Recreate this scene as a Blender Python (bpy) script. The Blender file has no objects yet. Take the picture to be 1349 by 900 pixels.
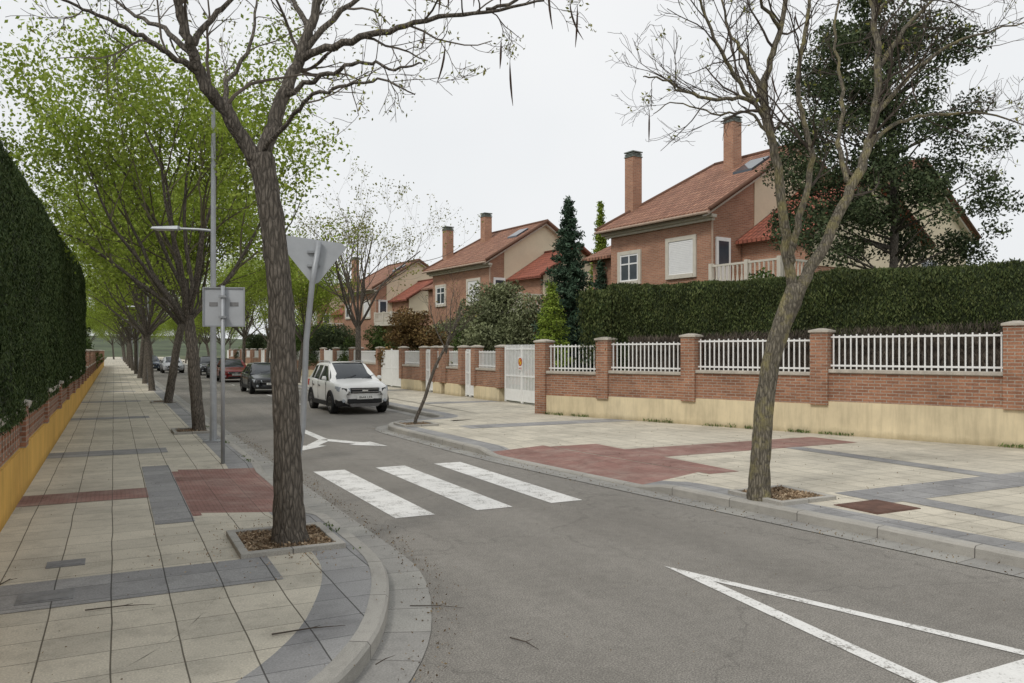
import bpy, math, numpy as np
from mathutils import Vector, noise as mnoise
F=1049.2; HZ=462.0; CX=674.5; H=2.0
SC,SS=0.8944,0.4472
STREET=math.radians(26.565)
def W(v,u): return (v*SC-u*SS, v*SS+u*SC)
def G(px,py,z=0.0):
    Y=(H-z)*F/(py-HZ); return ((px-CX)/F*Y, Y)
def VU(X,Y): return (X*SC+Y*SS, -X*SS+Y*SC)
def PP(px,py,Y): return np.array([(px-CX)/F*Y, Y, H-(py-HZ)/F*Y])
scn=bpy.context.scene
COL=scn.collection
# ------------------------------------------------------------ materials
def newmat(name):
    m=bpy.data.materials.new(name); m.use_nodes=True
    nt=m.node_tree; b=nt.nodes["Principled BSDF"]
    b.inputs["Specular IOR Level"].default_value=0.3
    return m,nt,b
def N(nt,t,**k):
    n=nt.nodes.new(t)
    for a,v in k.items():
        if a.startswith("_"): setattr(n,a[1:],v)
        else: n.inputs[a].default_value=v
    return n
def ramp(nt,stops):
    r=nt.nodes.new("ShaderNodeValToRGB"); cr=r.color_ramp
    while len(cr.elements)<len(stops): cr.elements.new(0.5)
    for e,(p,c) in zip(cr.elements,stops):
        e.position=p; e.color=(c[0],c[1],c[2],1) if not isinstance(c,(int,float)) else (c,c,c,1)
    return r
def coord(nt,kind="Object"):
    return nt.nodes.new("ShaderNodeTexCoord").outputs[kind]
def mulc(nt,a,b,fac=1.0,mode='MULTIPLY'):
    m=nt.nodes.new("ShaderNodeMix"); m.data_type='RGBA'; m.blend_type=mode
    m.inputs[0].default_value=fac
    nt.links.new(a,m.inputs[6]); nt.links.new(b,m.inputs[7]); return m.outputs[2]
def nz(nt,vec,scale,detail=4,rough=.6):
    n=N(nt,"ShaderNodeTexNoise",Scale=scale,Detail=detail,Roughness=rough)
    nt.links.new(vec,n.inputs["Vector"]); return n.outputs["Fac"]
def bump(nt,b,h,strength=.4,dist=.02):
    n=N(nt,"ShaderNodeBump",Strength=strength,Distance=dist)
    nt.links.new(h,n.inputs["Height"]); nt.links.new(n.outputs[0],b.inputs["Normal"])
def sc(c,k): return tuple(x*k for x in c)
def simple(name,col,rough=.7,var=.2,scale=4,metal=0,fine=60,bmp=.1,big=None):
    m,nt,b=newmat(name); v=coord(nt)
    r=ramp(nt,[(.3,sc(col,1-var)),(.7,sc(col,1+var))]); nt.links.new(nz(nt,v,scale),r.inputs[0])
    r2=ramp(nt,[(.3,1-var*.6),(.7,1.0)]); nt.links.new(nz(nt,v,fine,3),r2.inputs[0])
    nt.links.new(mulc(nt,r.outputs[0],r2.outputs[0]),b.inputs["Base Color"])
    b.inputs["Roughness"].default_value=rough; b.inputs["Metallic"].default_value=metal
    if bmp: bump(nt,b,nz(nt,v,fine,4),bmp,.01)
    return m
def render_mat(name,col,var=.16):
    m,nt,b=newmat(name); v=coord(nt)
    r=ramp(nt,[(.3,sc(col,1-var)),(.7,sc(col,1+var*.6))]); nt.links.new(nz(nt,v,1.1,6),r.inputs[0])
    mp=N(nt,"ShaderNodeMapping"); mp.inputs["Scale"].default_value=(3,3,.35); nt.links.new(v,mp.inputs[0])
    r2=ramp(nt,[(.35,.76),(.55,1.0)]); nt.links.new(nz(nt,mp.outputs[0],2.2,5,.7),r2.inputs[0])
    sp=nt.nodes.new("ShaderNodeSeparateXYZ"); nt.links.new(v,sp.inputs[0])
    r3=ramp(nt,[(.10,(.55,.53,.48)),(.26,(1,1,1))]); 
    ad=N(nt,"ShaderNodeMath",_operation='MULTIPLY_ADD'); nt.links.new(nz(nt,v,5,4,.7),ad.inputs[0]); ad.inputs[1].default_value=-.22; nt.links.new(sp.outputs[2],ad.inputs[2])
    ad2=N(nt,"ShaderNodeMath",_operation='ADD'); nt.links.new(ad.outputs[0],ad2.inputs[0]); ad2.inputs[1].default_value=.1; nt.links.new(ad2.outputs[0],r3.inputs[0])
    c=mulc(nt,mulc(nt,r.outputs[0],r2.outputs[0],.7),r3.outputs[0],.8)
    nt.links.new(c,b.inputs["Base Color"]); b.inputs["Roughness"].default_value=.92
    bump(nt,b,nz(nt,v,70,3),.15,.01); return m
def brickmat(name,c1,c2,mort,bw=.25,bh=.068,ms=.008,dirt=.35):
    m,nt,b=newmat(name); v=coord(nt,"UV")
    t=nt.nodes.new("ShaderNodeTexBrick"); t.inputs["Scale"].default_value=1
    t.inputs["Brick Width"].default_value=bw; t.inputs["Row Height"].default_value=bh
    t.inputs["Mortar Size"].default_value=ms; t.inputs["Mortar Smooth"].default_value=.3
    t.inputs["Color1"].default_value=(*c1,1); t.inputs["Color2"].default_value=(*c2,1); t.inputs["Mortar"].default_value=(*mort,1)
    nt.links.new(v,t.inputs["Vector"])
    r=ramp(nt,[(.3,1-dirt),(.65,1.08)]); nt.links.new(nz(nt,v,.9,5),r.inputs[0])
    r2=ramp(nt,[(.3,.78),(.7,1.15)]); nt.links.new(nz(nt,v,22,3),r2.inputs[0])
    nt.links.new(mulc(nt,mulc(nt,t.outputs[0],r.outputs[0]),r2.outputs[0]),b.inputs["Base Color"])
    b.inputs["Roughness"].default_value=.85
    inv=N(nt,"ShaderNodeMath",_operation='SUBTRACT'); inv.inputs[0].default_value=1; nt.links.new(t.outputs["Fac"],inv.inputs[1])
    bump(nt,b,inv.outputs[0],.5,.008)
    return m
def tilemat(name,c1,c2,joint,w=.4,h=.4,stain=.3,dots=False,ms=.005,kind="Object",long=True):
    m,nt,b=newmat(name); v=coord(nt,kind)
    nn=N(nt,"ShaderNodeTexNoise",Scale=.9,Detail=2); nt.links.new(v,nn.inputs["Vector"])
    vm=nt.nodes.new("ShaderNodeVectorMath"); vm.operation='MULTIPLY_ADD'
    nt.links.new(nn.outputs["Color"],vm.inputs[0]); vm.inputs[1].default_value=(.03,.03,0); nt.links.new(v,vm.inputs[2])
    def br(w,h,ms,c1,c2,j):
        t=nt.nodes.new("ShaderNodeTexBrick"); t.offset=0; t.inputs["Scale"].default_value=1
        t.inputs["Brick Width"].default_value=w; t.inputs["Row Height"].default_value=h
        t.inputs["Mortar Size"].default_value=ms; t.inputs["Mortar Smooth"].default_value=.3
        t.inputs["Color1"].default_value=(*c1,1); t.inputs["Color2"].default_value=(*c2,1); t.inputs["Mortar"].default_value=(*j,1)
        nt.links.new(vm.outputs[0],t.inputs["Vector"]); return t
    t=br(w,h,ms,c1,c2,joint)
    c=t.outputs[0]
    if long:
        t2=br(w,400,ms*1.3,(1,1,1),(1,1,1),(.62,.6,.57)); c=mulc(nt,c,t2.outputs[0])
    r=ramp(nt,[(.28,1-stain),(.5,.97),(.72,1.1)]); nt.links.new(nz(nt,v,.7,6,.65),r.inputs[0])
    r2=ramp(nt,[(.3,.76),(.7,1.14)]); nt.links.new(nz(nt,v,75,2,.7),r2.inputs[0])
    r3=ramp(nt,[(.35,.74),(.5,1)]); nt.links.new(nz(nt,v,5,4,.7),r3.inputs[0])
    c=mulc(nt,c,r.outputs[0]); c=mulc(nt,c,r2.outputs[0]); c=mulc(nt,c,r3.outputs[0],.55)
    if dots:
        t3=br(.05,.05,.008,(1,1,1),(1,1,1),(.8,.8,.8)); c=mulc(nt,c,t3.outputs[0])
        # paler worn, dusty patches
        rw=ramp(nt,[(.45,0),(.7,.55)]); nt.links.new(nz(nt,v,2.2,6,.75),rw.inputs[0])
        mx=nt.nodes.new("ShaderNodeMix"); mx.data_type='RGBA'; nt.links.new(rw.outputs[0],mx.inputs[0]); nt.links.new(c,mx.inputs[6]); mx.inputs[7].default_value=(.40,.31,.26,1); c=mx.outputs[2]
    nt.links.new(c,b.inputs["Base Color"]); b.inputs["Roughness"].default_value=.85
    inv=N(nt,"ShaderNodeMath",_operation='SUBTRACT'); inv.inputs[0].default_value=1; nt.links.new(t.outputs["Fac"],inv.inputs[1])
    bump(nt,b,inv.outputs[0],.5,.008)
    return m
def leafmat(name,ca,cb,cc,trans=.3,scale=.8,rough=.6):
    m,nt,b=newmat(name)
    g=nt.nodes.new("ShaderNodeNewGeometry")
    r=ramp(nt,[(0,ca),(.5,cb),(1,cc)]); nt.links.new(g.outputs["Random Per Island"],r.inputs[0])
    r2=ramp(nt,[(.3,.6),(.7,1.3)]); nt.links.new(nz(nt,coord(nt),scale,2),r2.inputs[0])
    c=mulc(nt,r.outputs[0],r2.outputs[0])
    nt.links.new(c,b.inputs["Base Color"]); b.inputs["Roughness"].default_value=rough
    b.inputs["Specular IOR Level"].default_value=.15
    if trans>0:
        tr=nt.nodes.new("ShaderNodeBsdfTranslucent"); nt.links.new(c,tr.inputs[0])
        mx=nt.nodes.new("ShaderNodeMixShader"); mx.inputs[0].default_value=trans
        out=nt.nodes["Material Output"]
        nt.links.new(b.outputs[0],mx.inputs[1]); nt.links.new(tr.outputs[0],mx.inputs[2]); nt.links.new(mx.outputs[0],out.inputs[0])
    return m
def barkmat(name,ca,cb,lichen=None):
    m,nt,b=newmat(name); v=coord(nt)
    mp=N(nt,"ShaderNodeMapping"); mp.inputs["Scale"].default_value=(1,1,.22); nt.links.new(v,mp.inputs[0])
    f=nz(nt,mp.outputs[0],26,5,.7)
    vo=N(nt,"ShaderNodeTexVoronoi",Scale=30); vo.feature='DISTANCE_TO_EDGE'; nt.links.new(mp.outputs[0],vo.inputs["Vector"])
    vr=ramp(nt,[(0,.3),(.25,1)]); nt.links.new(vo.outputs["Distance"],vr.inputs[0])
    r=ramp(nt,[(.3,ca),(.7,cb)]); nt.links.new(f,r.inputs[0])
    c=mulc(nt,r.outputs[0],vr.outputs[0],.8)
    if lichen:
        lr=ramp(nt,[(.48,0),(.66,.8)]); nt.links.new(nz(nt,v,5,5,.7),lr.inputs[0])
        mx=nt.nodes.new("ShaderNodeMix"); mx.data_type='RGBA'; nt.links.new(lr.outputs[0],mx.inputs[0])
        nt.links.new(c,mx.inputs[6]); mx.inputs[7].default_value=(*lichen,1); c=mx.outputs[2]
    nt.links.new(c,b.inputs["Base Color"]); b.inputs["Roughness"].default_value=.95
    bump(nt,b,mulc(nt,f,vr.outputs[0]),1.0,.03)
    return m
def asphalt():
    m,nt,b=newmat("asphalt"); v=coord(nt)
    r=ramp(nt,[(.25,(.185,.171,.150)),(.5,(.225,.210,.186)),(.8,(.26,.243,.216))]); nt.links.new(nz(nt,v,.45,6,.7),r.inputs[0])
    r2=ramp(nt,[(.32,.48),(.5,.97),(.68,1.55)]); nt.links.new(nz(nt,v,85,2,.8),r2.inputs[0])
    r4=ramp(nt,[(.35,.90),(.6,1.04)]); nt.links.new(nz(nt,v,9,3,.7),r4.inputs[0])
    vo=N(nt,"ShaderNodeTexVoronoi",Scale=.35); vo.feature='DISTANCE_TO_EDGE'
    nn=N(nt,"ShaderNodeTexNoise",Scale=2.5,Detail=4); nt.links.new(v,nn.inputs["Vector"])
    vm=nt.nodes.new("ShaderNodeVectorMath"); vm.operation='MULTIPLY_ADD'
    nt.links.new(nn.outputs["Color"],vm.inputs[0]); vm.inputs[1].default_value=(.6,.6,.6); nt.links.new(v,vm.inputs[2])
    nt.links.new(vm.outputs[0],vo.inputs["Vector"])
    r3=ramp(nt,[(0,.5),(.006,1)]); nt.links.new(vo.outputs["Distance"],r3.inputs[0])
    c=mulc(nt,r.outputs[0],r2.outputs[0]); c=mulc(nt,c,r3.outputs[0],.45); c=mulc(nt,c,r4.outputs[0])
    mp=N(nt,"ShaderNodeMapping"); mp.inputs["Scale"].default_value=(1.2,.05,1); nt.links.new(v,mp.inputs[0])
    r5=ramp(nt,[(.35,.88),(.65,1.07)]); nt.links.new(nz(nt,mp.outputs[0],1.0,3,.6),r5.inputs[0]); c=mulc(nt,c,r5.outputs[0])
    nt.links.new(c,b.inputs["Base Color"]); b.inputs["Roughness"].default_value=.85
    bump(nt,b,nz(nt,v,90,2,.8),.5,.01); return m
def paint():
    m,nt,b=newmat("road_paint"); v=coord(nt)
    r=ramp(nt,[(.46,(.26,.245,.22)),(.54,(.68,.67,.64)),(.8,(.80,.79,.76))])
    ad=N(nt,"ShaderNodeMath",_operation='MULTIPLY_ADD'); nt.links.new(nz(nt,v,50,3,.8),ad.inputs[0]); ad.inputs[1].default_value=.55
    m2=N(nt,"ShaderNodeMath",_operation='MULTIPLY'); nt.links.new(nz(nt,v,3.5,5,.75),m2.inputs[0]); m2.inputs[1].default_value=.58
    nt.links.new(m2.outputs[0],ad.inputs[2]); nt.links.new(ad.outputs[0],r.inputs[0])
    nt.links.new(r.outputs[0],b.inputs["Base Color"]); b.inputs["Roughness"].default_value=.7; return m
def rooftile(name,c1,c2):
    m,nt,b=newmat(name); v=coord(nt,"UV")
    t=nt.nodes.new("ShaderNodeTexBrick"); t.offset=0; t.inputs["Scale"].default_value=1
    t.inputs["Brick Width"].default_value=.22; t.inputs["Row Height"].default_value=.34
    t.inputs["Mortar Size"].default_value=.035; t.inputs["Mortar Smooth"].default_value=1
    t.inputs["Color1"].default_value=(*c1,1); t.inputs["Color2"].default_value=(*c2,1); t.inputs["Mortar"].default_value=(*sc(c1,.4),1)
    nt.links.new(v,t.inputs["Vector"])
    r=ramp(nt,[(.3,.72),(.7,1.15)]); nt.links.new(nz(nt,v,.8,5),r.inputs[0])
    r2=ramp(nt,[(.35,(.75,.8,.8)),(.6,(1,1,1))]); nt.links.new(nz(nt,v,6,4,.7),r2.inputs[0])
    nt.links.new(mulc(nt,mulc(nt,t.outputs[0],r.outputs[0]),r2.outputs[0]),b.inputs["Base Color"]); b.inputs["Roughness"].default_value=.85
    inv=N(nt,"ShaderNodeMath",_operation='SUBTRACT'); inv.inputs[0].default_value=1; nt.links.new(t.outputs["Fac"],inv.inputs[1])
    bump(nt,b,inv.outputs[0],.9,.05); return m
def carpaint(name,col):
    m,nt,b=newmat(name); v=coord(nt)
    r=ramp(nt,[(.3,sc(col,.93)),(.7,col)]); nt.links.new(nz(nt,v,3),r.inputs[0])
    nt.links.new(r.outputs[0],b.inputs["Base Color"]); b.inputs["Roughness"].default_value=.35
    b.inputs["Coat Weight"].default_value=.6; b.inputs["Coat Roughness"].default_value=.08; return m
def glassmat(name,col=(.02,.025,.03),rough=.06):
    m,nt,b=newmat(name); v=coord(nt)
    r=ramp(nt,[(.3,sc(col,.8)),(.7,sc(col,1.3))]); nt.links.new(nz(nt,v,2),r.inputs[0]); nt.links.new(r.outputs[0],b.inputs["Base Color"])
    b.inputs["Roughness"].default_value=rough; b.inputs["Specular IOR Level"].default_value=.6; return m
M={}
M['asphalt']=asphalt(); M['paint']=paint()
M['tile']=tilemat("cream_paving",(.61,.56,.455),(.51,.47,.385),(.24,.22,.18))
M['gtile']=tilemat("grey_paving",(.265,.262,.26),(.35,.345,.335),(.14,.14,.14))
M['rtile']=tilemat("red_tactile_paving",(.33,.175,.145),(.27,.15,.125),(.18,.11,.09),dots=True,stain=.3,long=False)
M['rband']=tilemat("red_band_paving",(.33,.185,.155),(.27,.155,.13),(.17,.11,.095),stain=.3,long=False,dots=True)
M['kerb']=tilemat("kerb_concrete",(.41,.39,.35),(.36,.345,.31),(.13,.12,.11),w=1.0,h=5,kind="UV",ms=.006,long=False)
M['gutter']=tilemat("gutter_concrete",(.34,.33,.30),(.29,.28,.26),(.15,.14,.13),w=.5,h=5,kind="UV",ms=.006,long=False)
M['ground']=simple("dry_grass",(.10,.11,.05),.95,.4,.4,fine=8)
M['hill']=simple("wooded_hill",(.07,.09,.045),.95,.4,.05,fine=.6)
M['brick']=brickmat("red_brick",(.42,.205,.12),(.27,.125,.075),(.38,.32,.26),ms=.010)
M['hbrick']=brickmat("house_brick",(.44,.225,.14),(.33,.16,.10),(.40,.30,.23),dirt=.18,ms=.010)
M['cream']=render_mat("cream_render",(.68,.575,.38))
M['ochre']=render_mat("ochre_render",(.68,.41,.10))
M['beige']=simple("beige_render",(.70,.61,.45),.9,.08,.6,fine=12)
M['stone']=simple("coping_stone",(.45,.41,.35),.85,.18,5,fine=40)
M['surround']=simple("window_surround",(.58,.54,.46),.8,.08,5)
M['eave']=simple("eave_moulding",(.40,.30,.23),.8,.1,5)
M['roof']=rooftile("clay_roof",(.40,.205,.135),(.29,.14,.095))
M['roofred']=rooftile("red_clay_roof",(.42,.14,.09),(.33,.115,.08))
M['white']=simple("white_metal",(.78,.78,.76),.5,.05,6,bmp=0)
M['pvc']=simple("white_plastic",(.8,.8,.79),.5,.04,6,bmp=0)
M['glass']=glassmat("dark_glass")
M['wglass']=glassmat("window_glass",(.05,.06,.075),.08)
M['capm']=simple("chimney_cap",(.17,.19,.17),.6,.2,6)
M['steel']=simple("galvanised_steel",(.36,.375,.39),.5,.12,3,metal=.3,fine=30,bmp=.03)
M['signback']=simple("sign_back_metal",(.46,.48,.50),.55,.08,3,metal=.2,bmp=.02)
M['black']=simple("black_plastic",(.02,.02,.021),.6,.2,8)
M['tyre']=simple("tyre_rubber",(.018,.018,.018),.85,.2,20)
M['rim']=simple("alloy_rim",(.35,.35,.36),.35,.1,10,metal=.7,bmp=0)
M['lightg']=simple("headlamp_lens",(.40,.43,.46),.12,.25,20,bmp=0)
M['chrome']=simple("chrome_trim",(.6,.6,.6),.2,.1,10,metal=.9,bmp=0)
M['cw']=carpaint("white_car_paint",(.74,.74,.72)); M['cb']=carpaint("black_car_paint",(.02,.022,.026))
M['cr']=carpaint("red_car_paint",(.25,.02,.02)); M['cs']=carpaint("silver_car_paint",(.45,.46,.48)); M['cbl']=carpaint("dark_blue_car_paint",(.03,.045,.08))
M['bark']=barkmat("grey_brown_bark",(.085,.072,.058),(.27,.235,.195))
M['bark2']=barkmat("lichen_bark",(.11,.095,.070),(.30,.265,.205),(.28,.245,.11))
M['twig']=simple("twig_bark",(.075,.06,.048),.9,.3,8)
M['twigl']=simple("grey_twig_bark",(.12,.10,.08),.9,.3,8)
M['twigg']=simple("pale_twig_bark",(.13,.115,.07),.9,.3,8)
M['pod']=simple("seed_pod",(.06,.035,.022),.6,.3,20)
M['spring']=leafmat("spring_leaves",(.20,.27,.035),(.28,.37,.05),(.37,.44,.09),.35)
M['bud']=leafmat("young_leaves",(.16,.17,.03),(.22,.24,.05),(.27,.24,.08),.3)
M['hedge']=leafmat("cypress_hedge_leaves",(.034,.056,.019),(.055,.083,.027),(.088,.118,.04),0,1.6)
M['hedge2']=leafmat("clipped_hedge_leaves",(.028,.042,.013),(.055,.075,.023),(.10,.115,.04),0,1.3)
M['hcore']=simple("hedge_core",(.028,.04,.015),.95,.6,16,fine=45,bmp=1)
M['pine']=leafmat("dark_evergreen_leaves",(.032,.05,.022),(.058,.08,.036),(.11,.135,.062),.1,1.2)
M['fir']=leafmat("blue_green_needles",(.028,.055,.033),(.045,.08,.048),(.08,.12,.075),0,1.5)
M['lime']=leafmat("lime_foliage",(.15,.22,.025),(.22,.30,.045),(.30,.37,.07),.15,1.5)
M['olive']=leafmat("olive_foliage",(.12,.14,.065),(.18,.20,.10),(.25,.27,.15),0,1.2)
M['rust']=leafmat("copper_foliage",(.10,.06,.022),(.165,.10,.04),(.22,.16,.06),0,1.2)
M['green']=leafmat("green_foliage",(.045,.075,.02),(.075,.12,.03),(.13,.18,.05),0,1.2)
M['brush']=leafmat("heather_screen",(.055,.045,.037),(.09,.075,.06),(.14,.115,.09),0,3)
M['chips']=leafmat("wood_chips",(.20,.135,.08),(.33,.235,.15),(.48,.38,.26),0,6)
M['soil']=simple("pit_soil",(.17,.12,.075),.95,.4,12)
M['litter']=leafmat("dry_leaf_litter",(.09,.06,.035),(.17,.12,.065),(.26,.19,.10),0,6)
M['rustm']=simple("rusty_cover",(.14,.075,.055),.7,.35,5,fine=60,bmp=.4)
M['cover']=simple("grey_cover",(.22,.22,.22),.7,.2,8,fine=60,bmp=.4)
M['yellow']=simple("yellow_enamel",(.7,.5,.04),.5,.05,5,bmp=0)
M['redp']=simple("red_enamel",(.45,.03,.03),.5,.05,5,bmp=0)
M['ink']=simple("black_lettering",(.02,.02,.02),.6,.05,5,bmp=0)
M['plate']=simple("plate_white",(.75,.75,.72),.5,.03,5,bmp=0)
M['lens']=simple("lamp_lens",(.6,.6,.55),.3,.05,5,bmp=0)
# ------------------------------------------------------------ mesh builder
class MB:
    def __init__(s): s.V=[]; s.F=[]; s.Mi=[]; s.UV={}; s.n=0
    def add(s,V,Fc,mi=0):
        V=np.asarray(V,float); s.V.append(V)
        for f in Fc: s.F.append([int(i)+s.n for i in f]); s.Mi.append(mi)
        s.n+=len(V); return s
    def box(s,x0,x1,y0,y1,z0,z1,mi=0):
        V=[(x0,y0,z0),(x1,y0,z0),(x1,y1,z0),(x0,y1,z0),(x0,y0,z1),(x1,y0,z1),(x1,y1,z1),(x0,y1,z1)]
        return s.add(V,[(0,3,2,1),(4,5,6,7),(0,1,5,4),(1,2,6,5),(2,3,7,6),(3,0,4,7)],mi)
    def hexa(s,V,mi=0):
        return s.add(V,[(0,3,2,1),(4,5,6,7),(0,1,5,4),(1,2,6,5),(2,3,7,6),(3,0,4,7)],mi)
    def poly(s,P,mi=0,uv=None):
        s.add(P,[range(len(P))],mi)
        if uv: s.UV[len(s.F)-1]=uv
        return s
    def prism(s,P,off,mi=0,uv=None):
        P=[np.array(p,float) for p in P]; n=len(P); Q=[p+np.array(off) for p in P]
        s.add(P+Q,[list(range(n))],mi)
        if uv: s.UV[len(s.F)-1]=uv
        base=s.n-2*n
        s.F.append([base+n+i for i in range(n)][::-1]); s.Mi.append(mi)
        for i in range(n):
            j=(i+1)%n; s.F.append([base+i,base+n+i,base+n+j,base+j]); s.Mi.append(mi)
        return s
    def tube(s,pts,rad,n=8,mi=0,cap=True,lump=0,rng=None):
        P=np.asarray(pts,float); k=len(P); T=np.gradient(P,axis=0); T/=np.linalg.norm(T,axis=1)[:,None]+1e-9
        d=P[-1]-P[0]; ref=np.zeros(3); ref[int(np.argmin(np.abs(d)))]=1
        U=np.cross(T,ref); U/=np.linalg.norm(U,axis=1)[:,None]+1e-9; Vv=np.cross(T,U)
        a=np.arange(n)/n*2*np.pi; R=np.broadcast_to(np.asarray(rad,float).reshape(-1,1) if np.ndim(rad) else np.full((k,1),rad),(k,n)).copy()
        if lump and rng is not None: R*=1+rng.normal(0,lump,(k,n))
        ring=P[:,None,:]+R[:,:,None]*(np.cos(a)[None,:,None]*U[:,None,:]+np.sin(a)[None,:,None]*Vv[:,None,:])
        Fc=[]
        for i in range(k-1):
            for j in range(n):
                j2=(j+1)%n; Fc.append((i*n+j,i*n+j2,(i+1)*n+j2,(i+1)*n+j))
        if cap: Fc.append(tuple(range(n))[::-1]); Fc.append(tuple((k-1)*n+j for j in range(n)))
        return s.add(ring.reshape(-1,3),Fc,mi)
    def leaves(s,C,size,rng,mi=0,aspect=.5,down=0,vert=False):
        C=np.asarray(C); n=len(C)
        if n==0: return s
        A=rng.normal(size=(n,3)); 
        if vert: A[:,2]=np.abs(A[:,2])+1.5
        A/=np.linalg.norm(A,axis=1)[:,None]
        B=np.cross(A,rng.normal(size=(n,3))); B/=np.linalg.norm(B,axis=1)[:,None]+1e-9
        z=(size*rng.uniform(.6,1.35,n))[:,None]
        V=np.stack([C-A*z,C+B*z*aspect,C+A*z,C-B*z*aspect],1).reshape(-1,3)
        Fc=np.arange(4*n).reshape(-1,4)+s.n
        s.V.append(V); s.F.extend(Fc.tolist()); s.Mi.extend([mi]*n); s.n+=4*n; return s
    def build(s,name,mats,parent=None,loc=(0,0,0),rot=0,smooth=False,uv=True,bevel=0,subsurf=0):
        me=bpy.data.meshes.new(name); V=np.concatenate(s.V)
        me.from_pydata(V.tolist(),[],s.F)
        for m in mats: me.materials.append(m)
        if len(mats)>1: me.polygons.foreach_set("material_index",s.Mi)
        if uv:
            l=me.uv_layers.new(name="UVMap"); co=V
            data=np.zeros((len(me.loops),2)); 
            for p in me.polygons:
                st=p.loop_start; f=s.F[p.index]
                if p.index in s.UV: 
                    for i,q in enumerate(s.UV[p.index]): data[st+i]=q
                else:
                    nn=p.normal; ax=max(range(3),key=lambda i:abs(nn[i]))
                    pr=((1,2),(0,2),(0,1))[ax]
                    data[st:st+len(f)]=co[f][:,pr]
            l.data.foreach_set("uv",data.ravel())
        if smooth: me.polygons.foreach_set("use_smooth",[True]*len(me.polygons))
        me.update()
        o=bpy.data.objects.new(name,me); COL.objects.link(o)
        o.location=loc; o.rotation_euler=(0,0,rot)
        if parent: o.parent=parent
        if bevel:
            b=o.modifiers.new("b","BEVEL"); b.width=bevel; b.segments=2; b.limit_method='ANGLE'
        if subsurf:
            b=o.modifiers.new("s","SUBSURF"); b.levels=subsurf; b.render_levels=subsurf
        return o
def tag(o,label=None,cat=None,group=None,kind=None):
    if label: o["label"]=label
    if cat: o["category"]=cat
    if group: o["group"]=group
    if kind: o["kind"]=kind
    return o
def thing(name,label,cat,xy,z=0,rot=0,group=None):
    e=bpy.data.objects.new(name,None); COL.objects.link(e); e.empty_display_size=.3
    e.location=(xy[0],xy[1],z); e.rotation_euler=(0,0,rot); return tag(e,label,cat,group)
def dup(src,xy,z=None,rot=None,scale=None):
    def cp(o,par):
        c=o.copy(); COL.objects.link(c)
        if par: c.parent=par
        for ch in list(o.children): cp(ch,c)
        return c
    c=cp(src,None); c.location=(xy[0],xy[1],src.location.z if z is None else z)
    if rot is not None: c.rotation_euler=(0,0,rot)
    if scale: c.scale=(scale,scale,scale)
    return c
def text_mesh(name,s,size,mat,parent,loc,rot):
    cu=bpy.data.curves.new(name,'FONT'); cu.body=s; cu.size=size; cu.align_x='CENTER'; cu.align_y='CENTER'; cu.extrude=.001
    o=bpy.data.objects.new(name+"_tmp",cu); COL.objects.link(o)
    bpy.context.view_layer.update()
    me=bpy.data.meshes.new_from_object(o.evaluated_get(bpy.context.evaluated_depsgraph_get()))
    bpy.data.objects.remove(o); bpy.data.curves.remove(cu)
    me.materials.clear(); me.materials.append(mat)
    r=bpy.data.objects.new(name,me); COL.objects.link(r); r.parent=parent; r.location=loc; r.rotation_euler=rot; return r
# ------------------------------------------------------------ camera, world, light
cam=bpy.data.cameras.new("camera"); co=bpy.data.objects.new("camera",cam); COL.objects.link(co)
co.location=(0,0,H); co.rotation_euler=(math.pi/2,0,0); cam.lens=28; cam.sensor_width=36; cam.shift_y=12/1349; cam.clip_end=4000; cam.clip_start=.05
scn.camera=co
w=bpy.data.worlds.new("World"); scn.world=w; w.use_nodes=True; nt=w.node_tree
bg=nt.nodes["Background"]
sky=nt.nodes.new("ShaderNodeTexSky"); sky.sky_type='NISHITA'; sky.sun_disc=False
sky.sun_elevation=math.radians(48); sky.sun_rotation=math.radians(215); sky.dust_density=3; sky.air_density=1.2
hs=N(nt,"ShaderNodeHueSaturation",Saturation=.3,Value=1); nt.links.new(sky.outputs[0],hs.inputs["Color"])
tc=nt.nodes.new("ShaderNodeTexCoord")
cl=nz(nt,tc.outputs["Generated"],1.6,4,.5)
cr=ramp(nt,[(.3,(.85,.88,.905)),(.7,(.99,1.0,1.01))]); nt.links.new(cl,cr.inputs[0])
scl=nt.nodes.new("ShaderNodeVectorMath"); scl.operation='SCALE'; scl.inputs["Scale"].default_value=9.9; nt.links.new(cr.outputs[0],scl.inputs[0])
mx=nt.nodes.new("ShaderNodeMix"); mx.data_type='RGBA'; mx.inputs[0].default_value=.88
nt.links.new(hs.outputs[0],mx.inputs[6]); nt.links.new(scl.outputs[0],mx.inputs[7]); nt.links.new(mx.outputs[2],bg.inputs[0])
bg.inputs[1].default_value=.1
sl=bpy.data.lights.new("sun",'SUN'); so=bpy.data.objects.new("sun",sl); COL.objects.link(so)
sl.energy=1.5; sl.angle=math.radians(12); sl.color=(1,.96,.9)
so.rotation_euler=(math.radians(42),0,math.radians(-35))
try:
    scn.view_settings.view_transform='Standard'; scn.view_settings.look='None'; scn.view_settings.exposure=0
except Exception: pass
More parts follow.
